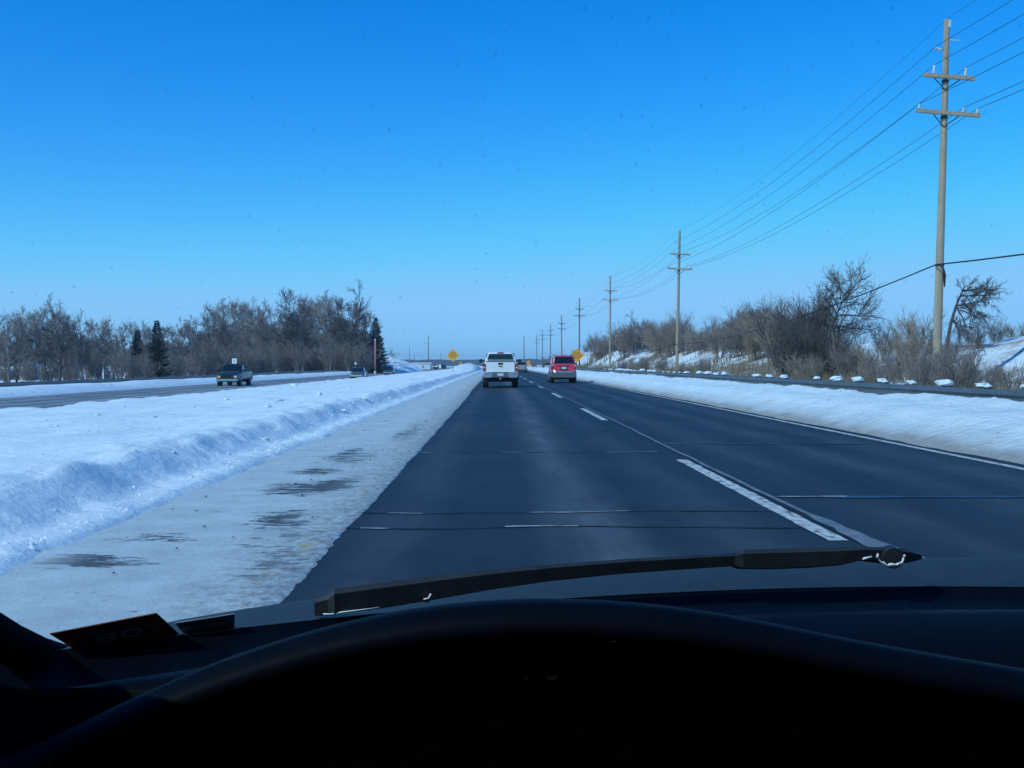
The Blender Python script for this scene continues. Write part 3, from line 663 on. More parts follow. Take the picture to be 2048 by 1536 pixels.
for (px, tp, Y) in [(1582, 632, 50), (1612, 612, 52), (1640, 596, 51), (1665, 640, 50), (1600, 650, 47), (1635, 660, 46)]:
    x = rpx(px, Y); zb = ground_z(x, Y); place(DSH[0], 'dark_shrub', x, Y, (at(px, tp, Y).z - zb) / 4.0, 'dense dark upright shrub in the cluster left of the leaning tree', 'shrub', 'dark shrubs beside the leaning tree')
for (px, tp, Y, s) in [(1845, 618, 46, 1), (1775, 655, 52, 1), (1815, 665, 50, 1), (1700, 680, 44, 1), (1740, 690, 43, 1), (1960, 660, 44, 1), (2000, 668, 48, 1), (2040, 672, 50, 1), (1900, 676, 42, 1)]:
    x = rpx(px, Y); zb = ground_z(x, Y); place(SH[int(px) % 3], 'bare_shrub', x, Y, max(.3, (at(px, tp, Y).z - zb) / 4.1), 'slender bare bush on the embankment around the nearest utility pole', 'shrub', 'bushes around the nearest utility pole')
def guided_tree(seed, Y, px0, trunk, limbs, r0, n2, n3, n4, tw, up, ln2):
    """a bare tree whose trunk and main limbs follow the photo's; twigs branch off at random in all directions"""
    rnd = random.Random(seed); T = MB(); C = MB(); x0 = rpx(px0, Y); z0 = ground_z(x0, Y); org = Vector((x0, Y, z0))
    def path(pl, r, y0=0.0):
        out = []; dy = rnd.uniform(-1.0, 1.0) if r else 0
        for i, (px, py) in enumerate(pl):
            yy = Y + y0 + dy * .8 * i / max(1, len(pl) - 1); out.append(at(px, py, yy) - org + Vector((rnd.gauss(0, .03), 0, rnd.gauss(0, .03))))
        return out
    tp = path(trunk, 0); tp[0].z = -.2; T.tube(tp, [r0 * (1 - .88 * i / (len(tp) - 1)) for i in range(len(tp))], 7); ps = [(tp[len(tp) // 3:], r0 * .5)]
    for l in limbs:
        p = path(l, 1); T.tube(p, [r0 * .36 * (1 - .75 * i / (len(p) - 1)) for i in range(len(p))], 5); ps.append((p, r0 * .3))
        q = [v + Vector((rnd.gauss(0, .15), (1 if i else 0) * rnd.choice((-1, 1)) * (.5 + .3 * i), rnd.gauss(0, .1))) for i, v in enumerate(p)]
        T.tube(q, [r0 * .3 * (1 - .75 * i / (len(q) - 1)) for i in range(len(q))], 4); ps.append((q, r0 * .25))
    for p, r in ps:
        for a in range(n2):
            s_, sd = pt_on(p, rnd.uniform(.12, 1)); l2 = ln2 * rnd.uniform(.5, 1.1)
            p2, r2, d2 = grow_path(rnd, s_, side_dir(rnd, sd, rnd.uniform(.3, .9)), l2, tw * 1.5, tw * .8, 3, .18, up); C.tube(p2, r2, 3, False)
            for b_ in range(n3):
                s3, sd3 = pt_on(p2, rnd.uniform(.2, 1)); p3, r3, d3 = grow_path(rnd, s3, side_dir(rnd, sd3, rnd.uniform(.3, .8)), l2 * rnd.uniform(.3, .6), tw * .8, tw * .5, 2, .18, up); C.tube(p3, r3, 3, False)
                for c_ in range(n4):
                    s4, sd4 = pt_on(p3, rnd.uniform(.2, 1)); p4, r4, d4 = grow_path(rnd, s4, side_dir(rnd, sd4, rnd.uniform(.3, .8)), l2 * rnd.uniform(.15, .3), tw * .55, tw * .35, 1, .18, up); C.tube(p4, r4, 3, False)
    o = make_plant('leaning_tree', (T, C), M['bark2'], M['twig2']); o.location = org; return o
r = guided_tree(5, 47.0, 1640, [(1640, 748), (1652, 690), (1668, 645), (1682, 612), (1690, 585)], [[(1682, 612), (1700, 590), (1705, 570), (1700, 558)], [(1690, 590), (1678, 572), (1668, 562)], [(1688, 600), (1712, 580), (1728, 572)], [(1684, 615), (1715, 605), (1740, 612)], [(1676, 632), (1712, 628), (1742, 638)],
    [(1668, 655), (1700, 652), (1732, 662)], [(1662, 662), (1690, 660), (1720, 669), (1740, 666)], [(1672, 640), (1658, 615), (1654, 595)], [(1680, 618), (1668, 592), (1664, 574)]], .085, 9, 6, 3, .0085, .02, .8)
tag(r, 'leaning bare tree with a wide windswept crown left of the nearest utility pole', 'tree')
r = guided_tree(9, 42.0, 1893, [(1893, 752), (1898, 690), (1904, 650), (1916, 612), (1930, 584), (1934, 570)], [[(1918, 612), (1950, 606), (1976, 603)], [(1930, 588), (1955, 592), (1978, 576)], [(1925, 600), (1945, 622), (1953, 652)], [(1915, 615), (1934, 640), (1942, 668)], [(1932, 582), (1946, 577), (1958, 590)], [(1910, 640), (1922, 655), (1928, 680)]], .105, 10, 7, 3, .009, -.01, .62)
tag(r, 'dark vine-tangled tree leaning right beside the nearest utility pole', 'tree')
for (px, tp, Y) in [(1085, 715, 300), (1100, 712, 290), (1068, 722, 330), (1130, 716, 270), (1150, 712, 262)]:
    x = rpx(px, Y); zb = ground_z(x, Y); place(SH[1], 'bare_shrub', x, Y, max(.5, (at(px, tp, Y).z - zb) / 3.8), 'small far bush beyond the red car', 'shrub', 'far bushes beyond the red car')
x = rpx(785, 330); place(TP[0], 'bare_tree', x, 330, .55, 'faint small bare tree behind the snow pile right of the spruce', 'tree')
# dry weeds behind the rail and over the embankment: uncountable
rg = np.random.default_rng(4); N = 26000
yy = 14 + 200 * rg.random(N) ** 1.7; xx = 11.2 + np.abs(rg.normal(0, 1, N)) * (2.2 + .045 * yy)
mb = MB(); vs = []; fs = []
for i in range(N):
    x, y = float(xx[i]), float(yy[i])
    dens = fb(x, y, .16, .12, 4, 9)
    if x > 45 or dens < -.12 + .25 * float(rg.random()) - .3 * (11.2 < x < 14): continue
    if x > 19 and y < 42 and rg.random() < .8: continue
    z = field_r(x, y) if x > 10.6 else .2
    h = float(rg.uniform(.25, .8)) * (1 + .004 * y); a = float(rg.uniform(0, 3.14)); ww = .008 + .00022 * y; lx, ly = float(rg.normal(0, .22)), float(rg.normal(0, .22)); n = len(vs)
    vs += [(x - ww * math.cos(a), y - ww * math.sin(a), z - .03), (x + ww * math.cos(a), y + ww * math.sin(a), z - .03), (x + lx * h, y + ly * h, z + h)]; fs.append((n, n + 1, n + 2))
mb.v = vs; mb.f = fs; tag(mb.build('dry_weeds', M['grass']), 'brown dry weeds standing in the snow behind the guardrail', 'weeds', kind='stuff')
# far wooded rise on the horizon
v = []; f = []; nx = 700
for i in range(nx + 1):
    x = -1900 + 3800 * i / nx; t = 9.5 + 2.2 * fb(x, 0, .004, 1, 4, 3) + 1.5 * fb(x, 0, .05, 1, 3, 7) + (3.0 * sst(0, 900, x))
    v += [(x, 1650, -3), (x, 1655, max(t * .75, 1)), (x, 1675, t), (x, 1900, t * .8), (x, 2100, -3)]
for i in range(nx):
    for j in range(4): a = i * 5 + j; f.append((a, a + 5, a + 6, a + 1))
mb = MB(); mb.v = v; mb.f = f; tag(mb.build('distant_woods', M['far_wood'], None, True), 'low dark band of distant woods along the horizon', 'woods', kind='stuff')

# ------------------------------------------------------------------ signs, pole, snow pile, sheds
def plate_(mb, c, hw, hh, th=.012): return mb.box(c[0] - hw, c[0] + hw, c[1] - th, c[1], c[2] - hh, c[2] + hh)
def diamond_sign(px, py, Y, half, label, rows):
    p = at(px, py, Y); zb = ground_z(p.x, Y); root = empty('diamond_sign', (p.x, Y, zb)); tag(root, label, 'road sign', 'orange diamond signs'); zc = p.z - zb
    rr = .16; poly = []
    for k in range(4):
        a = k * math.pi / 2
        for q in (-.09, 0, .09): poly.append((half * (1 - abs(q) * .5) * math.sin(a + q), half * (1 - abs(q) * .5) * math.cos(a + q)))
    m2 = MB(); m2.loft([[(a, -.006, zc + b) for a, b in poly], [(a, .006, zc + b) for a, b in poly]]); face = m2.build('sign_panel', M['orange'], root)
    r_ = random.Random(int(px))
    for k, zz in enumerate(rows):                        # illegible rows of lettering
        wrow = (half - abs(zz)) * .72; x = -wrow; m2 = MB()
        while x < wrow - .05:
            wl = r_.uniform(.07, .12); m2.box(x, x + wl * .75, -.011, -.008, zc + zz - .07, zc + zz + .07); x += wl
        m2.build('lettering', M['print'], face)
    m2 = MB(); m2.box(-.045, .045, .008, .05, -.6, zc + half * .7); m2.build('post', M['galv'], root); return root
diamond_sign(906, 711, 150, .92, 'orange diamond road sign in the snowy median left of the white pickup', (.36, .06, -.24))
diamond_sign(1154, 711, 140, .96, 'orange diamond road sign on the right just behind the red car', (.34, .02, -.28))
diamond_sign(1057, 726, 330, .95, 'small far orange diamond sign between the white pickup and the red car', (.3, -.1))
diamond_sign(921, 726, 400, .60, 'tiny far orange diamond sign right of the median sign', (.1,))
def white_sign(px, py, Y, hw, hh, label, rows=2, rounded=False):
    p = at(px, py, Y); zb = ground_z(p.x, Y); root = empty('road_sign', (p.x, Y, zb)); tag(root, label, 'road sign'); zc = p.z - zb
    m2 = MB()
    if rounded: m2.cyl((0, 0, zc), (0, 1, 0), hw, .02, 20)
    else: plate_(m2, (0, 0, zc), hw, hh, .02)
    fce = m2.build('sign_panel', M['sign_white'], root)
    for k in range(rows):
        m2 = MB(); z = zc + hh * (.35 - .7 * k); m2.box(-hw * .4, -hw * .08, -.028, -.024, z - hh * .2, z + hh * .2); m2.box(hw * .08, hw * .4, -.028, -.024, z - hh * .2, z + hh * .2); m2.build('lettering', M['dark_print'], fce)
    m2 = MB(); m2.box(-.04, .04, .012, .07, -.6, zc + hh * .8); m2.build('post', M['galv'], root)
white_sign(471, 722, 125, .28, .30, 'square white road sign just above the roof of the dark pickup')
white_sign(712, 727, 150, .17, .17, 'small round white marker sign on a thin post left of the red and white pole', 0, True)
white_sign(1175, 712, 152, .26, .30, 'small white sign right of the orange diamond by the red car', 1)
white_sign(880, 733, 300, .35, .55, 'upright white sign standing left of the parked car under the median sign', 0)
Y = 185; p = at(751, 678, Y); zb = ground_z(p.x, Y); root = empty('striped_pole', (p.x, Y, zb)); tag(root, 'tall pale pinkish-red pole standing before the dark spruce', 'pole')
MB().cyl((0, 0, (p.z - zb) / 2 - .3), (0, 0, 1), .125, p.z - zb, 12).build('shaft', M['pink'], root, True); MB().cyl((0, 0, p.z - zb - .25), (0, 0, 1), .132, .5, 12).build('white_tip', M['ceramic'], root, True); MB().cyl((0, 0, .2), (0, 0, 1), .22, .8, 12).build('footing', M['ceramic'], root, True)
# snow pile right of the spruce
Yc = 232; px0 = at(800, 729, Yc).x; v = []; f = []; n = 40
zb = ground_z(px0 - 2, Yc)
for j in range(n + 1):
    for i in range(n + 1):
        u, t = i / n * 2 - 1, j / n * 2 - 1; x = px0 - 1.0 + u * 8; y = Yc + t * 14
        h = 3.9 * max(0, 1 - (((u + .45) / (1.35 if u > -.45 else .5)) ** 2 + t * t)) ** .9 * (1 + .18 * fb(x, y, .35, .3, 4, 2)); v.append((x, y, zb - .35 + h))
for j in range(n):
    for i in range(n): a = j * (n + 1) + i; f.append((a, a + 1, a + n + 2, a + n + 1))
mb = MB(); mb.v = v; mb.f = f; tag(mb.build('snow_pile', M['snow'], None, True), 'large ploughed snow pile right of the dark spruce', 'snow pile')
def house(name, px0, px1, ytop, ybase, Y, depth, mw, roof_h, label, roof_m, windows=0, gable=False):
    a = at(px0, ybase, Y); b = at(px1, ytop, Y); W = b.x - a.x; H = b.z - a.z
    root = empty(name, ((a.x + b.x) / 2, Y, a.z)); tag(root, label, 'building')
    MB().box(-W / 2, W / 2, 0, depth, -1.5, H).build('wall', mw, root)
    m2 = MB(); e = .25
    if gable: m2.add([(-W / 2 - e, -e, H), (W / 2 + e, -e, H), (W / 2 + e, depth + e, H), (-W / 2 - e, depth + e, H), (0, -e, H + roof_h), (0, depth + e, H + roof_h)], [(0, 1, 4), (1, 2, 5, 4), (2, 3, 5), (3, 0, 4, 5), (0, 3, 2, 1)])
    else: m2.add([(-W / 2 - e, -e, H), (W / 2 + e, -e, H), (W / 2 + e, depth + e, H), (-W / 2 - e, depth + e, H), (-W / 2 - e, depth / 2, H + roof_h), (W / 2 + e, depth / 2, H + roof_h)], [(0, 1, 5, 4), (1, 2, 5), (2, 3, 4, 5), (3, 0, 4), (0, 3, 2, 1)])
    m2.build('roof', roof_m, root)
    for k in range(windows):
        x = -W / 2 + W * (k + .5) / windows; wn = MB().box(x - .42, x + .42, -.05, .0, H * .38, H * .8).build('window', M['sign_white'], root); MB().box(x - .34, x + .34, -.062, -.052, H * .42, H * .76).build('pane', M['car_glass'], wn)
    if windows: MB().box(-W / 2 + W * .02, -W / 2 + W * .02 + .9, -.05, .0, 0, 2.0).build('door', M['brick_dark'], root)
    return root
house('house', 8, 26, 742, 762, 168, 6, M['wall_blue'], 1.3, 'small blue-grey house glimpsed between trunks at the far left', M['snow'], 2)
house('house', 34, 58, 738, 764, 160, 7, M['wall_tan'], 1.4, 'tan gabled house glimpsed between the trunks of the left-hand wood', M['snow'], 2, True)
house('house', 96, 132, 742, 764, 170, 7, M['wall_white'], 1.5, 'white house half hidden behind the large dark tree', M['snow'], 3)
house('house', 482, 508, 722, 750, 250, 8, M['wall_white'], 1.2, 'pale house with a snowy roof in the wood right of the dark pickup', M['snow'], 2)
sh = house('shed', 823, 861, 727, 741, 350, 9, M['wall_white'], .3, 'long low white shed far off beside the opposite carriageway', M['snow'], 0)
MB().box(-3.3, 3.3, -.06, -.01, -.8, .35).build('plinth', M['brick_dark'], sh); MB().box(.5, .9, -.05, -.01, .9, 1.6).build('vent', M['steel'], sh)
house('shed', 797, 819, 727, 740, 360, 9, M['wall_white'], .2, 'pale snow-plastered shed left of the long white shed', M['snow'], 0)

# ------------------------------------------------------------------ vehicles
def rring(y, wb, wt, z0, z1, r=.08, n=3):
    """rounded section across the car: wb / wt = full width at bottom / top"""
    out = []
    for (sx, z, sz, wd) in ((1, z0, -1, wb), (1, z1, 1, wt), (-1, z1, 1, wt), (-1, z0, -1, wb)):
        cx, cz = sx * (wd / 2 - r), z - sz * r
        a0 = {(1, -1): -90, (1, 1): 0, (-1, 1): 90, (-1, -1): 180}[(sx, sz)]
        for k in range(n + 1):
            a = R(a0 + 90 * k / n); out.append((cx + r * math.cos(a), y, cz + r * math.sin(a)))
    return out
def body(root, name, secs, m, ang=35):
    mb = MB(); mb.loft([rring(*s) for s in secs]); return autosmooth(mb.build(name, m, root), ang)
def quad(root, name, pts, m, th=.012, dirv=(0, -1, 0)):
    d = Vector(dirv) * th; mb = MB(); a = [Vector(p) for p in pts]; n = len(a)
    mb.loft([[p + d for p in a], [p - d * .3 for p in a]]); return mb.build(name, m, root)
def wheels(root, xs, ys, r, wd):
    for y in ys:
        for s in (-1, 1):
            x = s * xs; wl = MB(); ring = []
            prof = [(-.5, .62), (-.5, .9), (-.36, 1), (.36, 1), (.5, .9), (.5, .62)]
            wl.loft([[(x + a * wd, y + math.cos(2 * math.pi * k / 22) * b * r, r + math.sin(2 * math.pi * k / 22) * b * r) for k in range(22)] for a, b in prof]); t = autosmooth(wl.build('wheel', M['tyre'], root))
            m2 = MB(); m2.cyl((x + s * wd * .47, y, r), (1, 0, 0), r * .6, wd * .12, 18); 
            for k in range(5):
                a = 2 * math.pi * k / 5; m2.tube([(x + s * wd * .54, y, r), (x + s * wd * .53, y + math.cos(a) * r * .55, r + math.sin(a) * r * .55)], .04, 4)
            m2.build('rim', M['rim'], t)
            m3 = MB(); m3.cyl((x - s * .02, y, r * 1.02), (1, 0, 0), r * 1.16, wd + .02, 22); m3.build('wheel_arch', M['under'], root)
def mirror(root, x, y, z, m, w=.22, h=.20):
    s = 1 if x > 0 else -1
    o = body(root, 'mirror', [(y, w * .8, w * .8, z - h / 2, z + h / 2, .04), (y + .10, w * .7, w * .7, z - h * .42, z + h * .42, .04)], m); o.location = (x, 0, 0)
    MB().box(x - w * .36, x + w * .36, y - .006, y - .001, z - h * .38, z + h * .38).build('mirror_glass', M['car_glass'], o).location = (-x, 0, 0)
    MB().box(min(x, x - s * .22), max(x, x - s * .22), y + .03, y + .07, z - .03, z + .03).build('mirror_arm', M['under'], root)
# --- white pickup ahead (rear view)
t = empty('pickup_truck', (.18, 53.0, 0)); tag(t, 'white pickup truck seen from behind in the left lane ahead', 'pickup truck')
W = 1.86
body(t, 'bed', [(.16, W - .02, W - .12, .80, 1.33, .09), (.30, W, W - .10, .62, 1.36, .10), (1.95, W, W - .10, .60, 1.36, .10)], M['white_paint'])
body(t, 'cab', [(1.98, W, W - .10, .55, 1.36, .10), (3.4, W, W - .08, .55, 1.36, .10), (3.75, W, W - .1, .55, 1.26, .10)], M['white_paint'])
body(t, 'hood', [(3.76, W, W - .14, .55, 1.24, .10), (4.9, W - .03, W - .2, .55, 1.16, .12), (5.45, W - .12, W - .3, .60, 1.05, .12)], M['white_paint'])
body(t, 'cab_roof', [(2.02, 1.66, 1.40, 1.36, 1.80, .12), (2.25, 1.68, 1.38, 1.36, 1.91, .12), (3.1, 1.68, 1.38, 1.36, 1.92, .12), (3.75, 1.66, 1.30, 1.30, 1.42, .05)], M['white_paint'])
quad(t, 'rear_window', [(-.70, 1.995, 1.50), (.70, 1.995, 1.50), (.60, 2.01, 1.79), (-.60, 2.01, 1.79)], M['car_glass'], .03)
for s in (-1, 1): quad(t, 'side_window', [(s * .80, 2.2, 1.42), (s * .80, 3.45, 1.42), (s * .72, 3.0, 1.84), (s * .72, 2.3, 1.84)], M['car_glass'], .02, (s, 0, 0))
MB().box(-.74, .74, .22, 1.9, 1.362, 1.375).build('bed_floor_shadow', M['under'], t)
MB().box(-.72, .72, .13, .17, 1.355, 1.42).build('bed_cover', M['cladding'], t)
tg = body(t, 'tailgate', [(.10, 1.48, 1.46, .83, 1.345, .05), (.17, 1.50, 1.48, .81, 1.35, .05)], M['white_paint'])
MB().box(-.125, .125, .088, .099, 1.21, 1.31).build('tailgate_handle', M['under'], tg)
quad(tg, 'badge', [(-.11, .094, 1.11), (-.04, .094, 1.11), (-.03, .094, 1.09), (.11, .094, 1.09), (.13, .094, 1.15), (.04, .094, 1.15), (.03, .094, 1.17), (-.09, .094, 1.17)], M['gold'], .01)
for s in (-1, 1):
    l_ = body(t, 'tail_light', [(.105, .15, .14, .88, 1.28, .03), (.22, .15, .14, .88, 1.28, .03)], M['lamp_red']); l_.location = (s * .845, 0, 0)
    quad(l_, 'reverse_lens', [(-.045, .1, 1.02), (.045, .1, 1.02), (.045, .1, 1.10), (-.045, .1, 1.10)], M['lamp_white'], .006)
    e = body(t, 'bumper_end', [(-.04, .46, .50, .54, .78, .06), (.14, .48, .52, .54, .80, .06)], M['chrome']); e.location = (s * .65, 0, 0)
body(t, 'bumper_step', [(-.02, .82, .82, .55, .785, .03), (.14, .82, .82, .55, .80, .03)], M['cladding'])
quad(t, 'licence_plate', [(-.16, -.025, .625), (.16, -.025, .625), (.16, -.025, .765), (-.16, -.025, .765)], M['plate'], .008)
MB().box(-.10, .10, -.03, .2, .38, .52).build('hitch', M['under'], t); MB().cyl((0, -.10, .47), (0, 0, 1), .032, .10, 12).build('hitch_ball', M['chrome'], t, True)
MB().box(-.62, .62, .25, 5.1, .32, .66).build('underbody', M['under'], t); quad(t, 'brake_light', [(-.16, 2.06, 1.84), (.16, 2.06, 1.84), (.16, 2.09, 1.885), (-.16, 2.09, 1.885)], M['lamp_red'], .06)
wheels(t, .80, (1.15, 4.55), .39, .24); mirror(t, 1.08, 3.55, 1.42, M['under']); mirror(t, -1.08, 3.55, 1.42, M['under'])
# --- red suv (rear view)
t = empty('suv_car', (4.42, 67.3, 0)); tag(t, 'red sport utility car with grey lower cladding in the right lane ahead', 'car')
W = 1.70
body(t, 'body', [(.10, W - .12, W - .12, .74, 1.18, .08), (.22, W - .02, W - .06, .60, 1.25, .10), (1.2, W, W - .05, .55, 1.26, .10), (3.0, W, W - .05, .55, 1.20, .10), (3.2, W, W - .12, .55, 1.12, .10), (4.1, W - .1, W - .25, .55, 1.02, .12), (4.3, W - .25, W - .35, .6, .92, .10)], M['red_paint'])
body(t, 'cabin', [(.15, 1.58, 1.34, 1.18, 1.30, .05), (.42, 1.60, 1.28, 1.2, 1.80, .10), (.7, 1.60, 1.28, 1.2, 1.82, .10), (2.2, 1.60, 1.28, 1.2, 1.80, .10), (3.15, 1.58, 1.30, 1.12, 1.22, .05)], M['red_paint'])
quad(t, 'rear_window', [(-.66, .165, 1.29), (.66, .165, 1.29), (.56, .375, 1.69), (-.56, .375, 1.69)], M['car_glass'], .03, (0, -1, .3))
for s in (-1, 1):
    quad(t, 'side_window', [(s * .775, .5, 1.28), (s * .775, 2.7, 1.28), (s * .69, 2.1, 1.72), (s * .69, .6, 1.72)], M['car_glass'], .02, (s, 0, 0))
    l_ = body(t, 'tail_light', [(.09, .13, .12, .90, 1.22, .03), (.24, .13, .12, .90, 1.22, .03)], M['lamp_red']); l_.location = (s * .755, 0, 0)
    quad(l_, 'reverse_lens', [(-.05, .085, 1.12), (.05, .085, 1.12), (.05, .085, 1.20), (-.05, .085, 1.20)], M['lamp_white'], .006)
    MB().tube([(s * .60, .6, 1.82), (s * .60, .75, 1.88), (s * .60, 2.0, 1.88), (s * .60, 2.15, 1.81)], .02, 6).build('roof_rail', M['under'], t)
body(t, 'spoiler', [(.30, 1.15, 1.12, 1.73, 1.78, .02), (.5, 1.2, 1.16, 1.75, 1.83, .03)], M['red_paint'])
quad(t, 'tailgate_trim', [(-.44, .105, 1.11), (.44, .105, 1.11), (.44, .105, 1.145), (-.44, .105, 1.145)], M['under'], .02)
quad(t, 'licence_plate', [(-.16, .088, .92), (.16, .088, .92), (.16, .088, 1.07), (-.16, .088, 1.07)], M['plate'], .012)
quad(t, 'plate_recess', [(-.24, .095, .84), (.24, .095, .84), (.22, .095, 1.10), (-.22, .095, 1.10)], M['under'], .006)
b_ = body(t, 'rear_bumper', [(-.06, W - .14, W - .06, .36, .70, .08), (.16, W - .02, W, .36, .74, .08), (.5, W + .01, W + .01, .36, .72, .08)], M['cladding'])
quad(b_, 'bumper_step', [(-.62, -.03, .695), (.62, -.03, .695), (.74, .06, .86), (.68, .07, .86), (.58, -.02, .765), (-.58, -.02, .765), (-.68, .07, .86), (-.74, .06, .86)], M['chrome'], .03)  # snow-lit bumper top put into a pale chrome strip
for s in (-1, 1): MB().box(s * (W / 2 - .005) if s > 0 else -W / 2 - .015, W / 2 + .015 if s > 0 else -W / 2 + .005, .5, 4.0, .36, .66).build('side_cladding', M['cladding'], t)
MB().box(-.6, .6, .2, 4.0, .24, .6).build('underbody', M['under'], t); wheels(t, .74, (.95, 3.4), .35, .23); mirror(t, .98, 2.75, 1.25, M['under'], .2, .16); mirror(t, -.98, 2.75, 1.25, M['under'], .2, .16)
# --- generic car seen from the front or behind
def simple_car(name, loc, rz, W, L, H, paint_m, label, front=None, belt=.60, glass_rear=True, suv=True):
    t = empty(name, loc, rz); tag(t, label, 'car'); hb = H * belt; k = L / 4.5
    body(t, 'body', [(.0, W - .2, W - .25, .38, hb - .12, .08), (.12, W - .05, W - .12, .26, hb, .10), (1.0 * k, W, W - .06, .24, hb + .02, .10), (3.0 * k, W, W - .06, .24, hb, .10), (3.2 * k, W, W - .12, .24, hb - .04, .10), (4.25 * k, W - .08, W - .25, .26, hb - .16, .10), (4.5 * k, W - .3, W - .4, .34, hb - .28, .08)], paint_m)
    y0, y1 = (.12, .55) if suv else (.75 * k, 1.35 * k)
    body(t, 'cabin', [(y0, W - .14, W - .4, hb - .04, hb + .06, .03), (y1, W - .12, W - .42, hb - .04, H, .10), (2.3 * k, W - .12, W - .42, hb - .04, H, .10), (3.15 * k, W - .14, W - .36, hb - .06, hb + .03, .02)], paint_m)
    dz = H - hb; a, b = 2.3 * k, 3.15 * k
    f_ = lambda u: (a + (b - a) * u, H + (hb - H) * u)
    (ya, za), (yb, zb_) = f_(.14), f_(.92); quad(t, 'windshield', [(-(W / 2 - .27), ya, za), (W / 2 - .27, ya, za), (W / 2 - .14, yb, zb_), (-(W / 2 - .14), yb, zb_)], M['car_glass'], .03, (0, .6, .8))
    g_ = lambda u: (y1 + (y0 - y1) * u, H + (hb - H) * u)
    (ya, za), (yb, zb_) = g_(.16), g_(.88); quad(t, 'rear_window', [(-(W / 2 - .27), ya, za), (W / 2 - .27, ya, za), (W / 2 - .15, yb, zb_), (-(W / 2 - .15), yb, zb_)], M['car_glass'], .03, (0, -.8, .6))
    for s in (-1, 1): quad(t, 'side_window', [(s * (W / 2 - .10), y0 + .3, hb + .06), (s * (W / 2 - .10), 2.85 * k, hb + .06), (s * (W / 2 - .19), 2.25 * k, H - .1), (s * (W / 2 - .19), y1 + .05, H - .1)], M['car_glass'], .015, (s, 0, .1))
    for s in (-1, 1):
        quad(t, 'headlight', [(s * (W / 2 - .42), 4.47 * k, hb - .42), (s * (W / 2 - .13), 4.38 * k, hb - .40), (s * (W / 2 - .13), 4.34 * k, hb - .25), (s * (W / 2 - .42), 4.43 * k, hb - .27)], M['lamp_white'], .06, (0, 1, 0))
        quad(t, 'tail_light', [(s * (W / 2 - .32), .04, hb - .32), (s * (W / 2 - .10), .08, hb - .32), (s * (W / 2 - .11), .08, hb - .12), (s * (W / 2 - .32), .04, hb - .12)], M['lamp_red'], .05, (0, -1, 0))
    body(t, 'front_bumper', [(4.4 * k, W - .1, W - .14, .26, .50, .06), (4.58 * k, W - .3, W - .34, .28, .48, .06)], front or paint_m)
    body(t, 'rear_bumper', [(-.10, W - .24, W - .26, .32, .52, .06), (.12, W - .08, W - .10, .30, .54, .06)], M['cladding'] if suv else paint_m)
    quad(t, 'grille', [(-.45, 4.52 * k, hb - .44), (.45, 4.52 * k, hb - .44), (.45, 4.47 * k, hb - .28), (-.45, 4.47 * k, hb - .28)], M['under'], .03, (0, 1, 0))
    quad(t, 'licence_plate', [(-.16, -.005, hb - .42), (.16, -.005, hb - .42), (.16, -.005, hb - .28), (-.16, -.005, hb - .28)], M['plate'], .03)
    MB().box(-W / 2 + .2, W / 2 - .2, .2, 4.2 * k, .16, .4).build('underbody', M['under'], t)
    wheels(t, W / 2 - .10, (.85 * k, 3.6 * k), .33, .21); mirror(t, W / 2 + .10, 2.8 * k, hb + .08, paint_m, .18, .14); mirror(t, -W / 2 - .10, 2.8 * k, hb + .08, paint_m, .18, .14)
    return t
simple_car('suv_car', (3.75, 155, 0), 0, 1.72, 4.5, 1.68, M['silver_paint'], 'pale silver car far ahead in the right lane beside the white pickup', belt=.62)
simple_car('sedan_car', (-18.1, 136, OZ), math.pi, 1.75, 4.6, 1.40, M['green_paint'], 'grey-green car with a pale bumper, middle of the three oncoming vehicles', M['tan_paint'], suv=False)
simple_car('sedan_car', (-19.6, 188, OZ), math.pi, 1.75, 4.6, 1.45, M['black_paint'], 'small black car with a pale bumper, farthest of the three oncoming vehicles', M['silver_paint'], suv=False)
pt_ = simple_car('parked_car', (at(893, 740, 320).x, 320, ground_z(at(893, 740, 320).x, 320)), R(80), 1.7, 4.4, 1.6, M['black_paint'], 'dark car parked far off below the orange median sign', M['silver_paint'])
# --- dark oncoming pickup, front three-quarter view
t = empty('pickup_truck', (-22.75, 89.5, OZ), math.pi); tag(t, 'dark blue-black pickup truck with pale bumper oncoming on the left', 'pickup truck'); W = 1.95
body(t, 'bed', [(-1.9, W - .06, W - .14, .58, 1.20, .08), (-1.75, W, W - .08, .55, 1.22, .08), (.30, W, W - .08, .55, 1.22, .08)], M['navy_paint'])
body(t, 'cab', [(.33, W, W - .08, .50, 1.22, .08), (1.75, W, W - .1, .50, 1.20, .08)], M['navy_paint'])
body(t, 'hood', [(1.77, W, W - .12, .50, 1.17, .10), (2.9, W - .04, W - .2, .50, 1.10, .10), (3.15, W - .12, W - .3, .55, 1.02, .10)], M['navy_paint'])
body(t, 'cab_roof', [(.40, 1.72, 1.45, 1.2, 1.74, .10), (.55, 1.74, 1.43, 1.2, 1.82, .10), (1.15, 1.74, 1.43, 1.2, 1.82, .10), (1.85, 1.72, 1.52, 1.14, 1.22, .03)], M['navy_paint'])
quad(t, 'windshield', [(-.64, 1.26, 1.735), (.64, 1.26, 1.735), (.76, 1.80, 1.25), (-.76, 1.80, 1.25)], M['car_glass'], .03, (0, .7, .7))
quad(t, 'rear_window', [(-.66, .37, 1.30), (.66, .37, 1.30), (.60, .40, 1.70), (-.60, .40, 1.70)], M['car_glass'], .03)
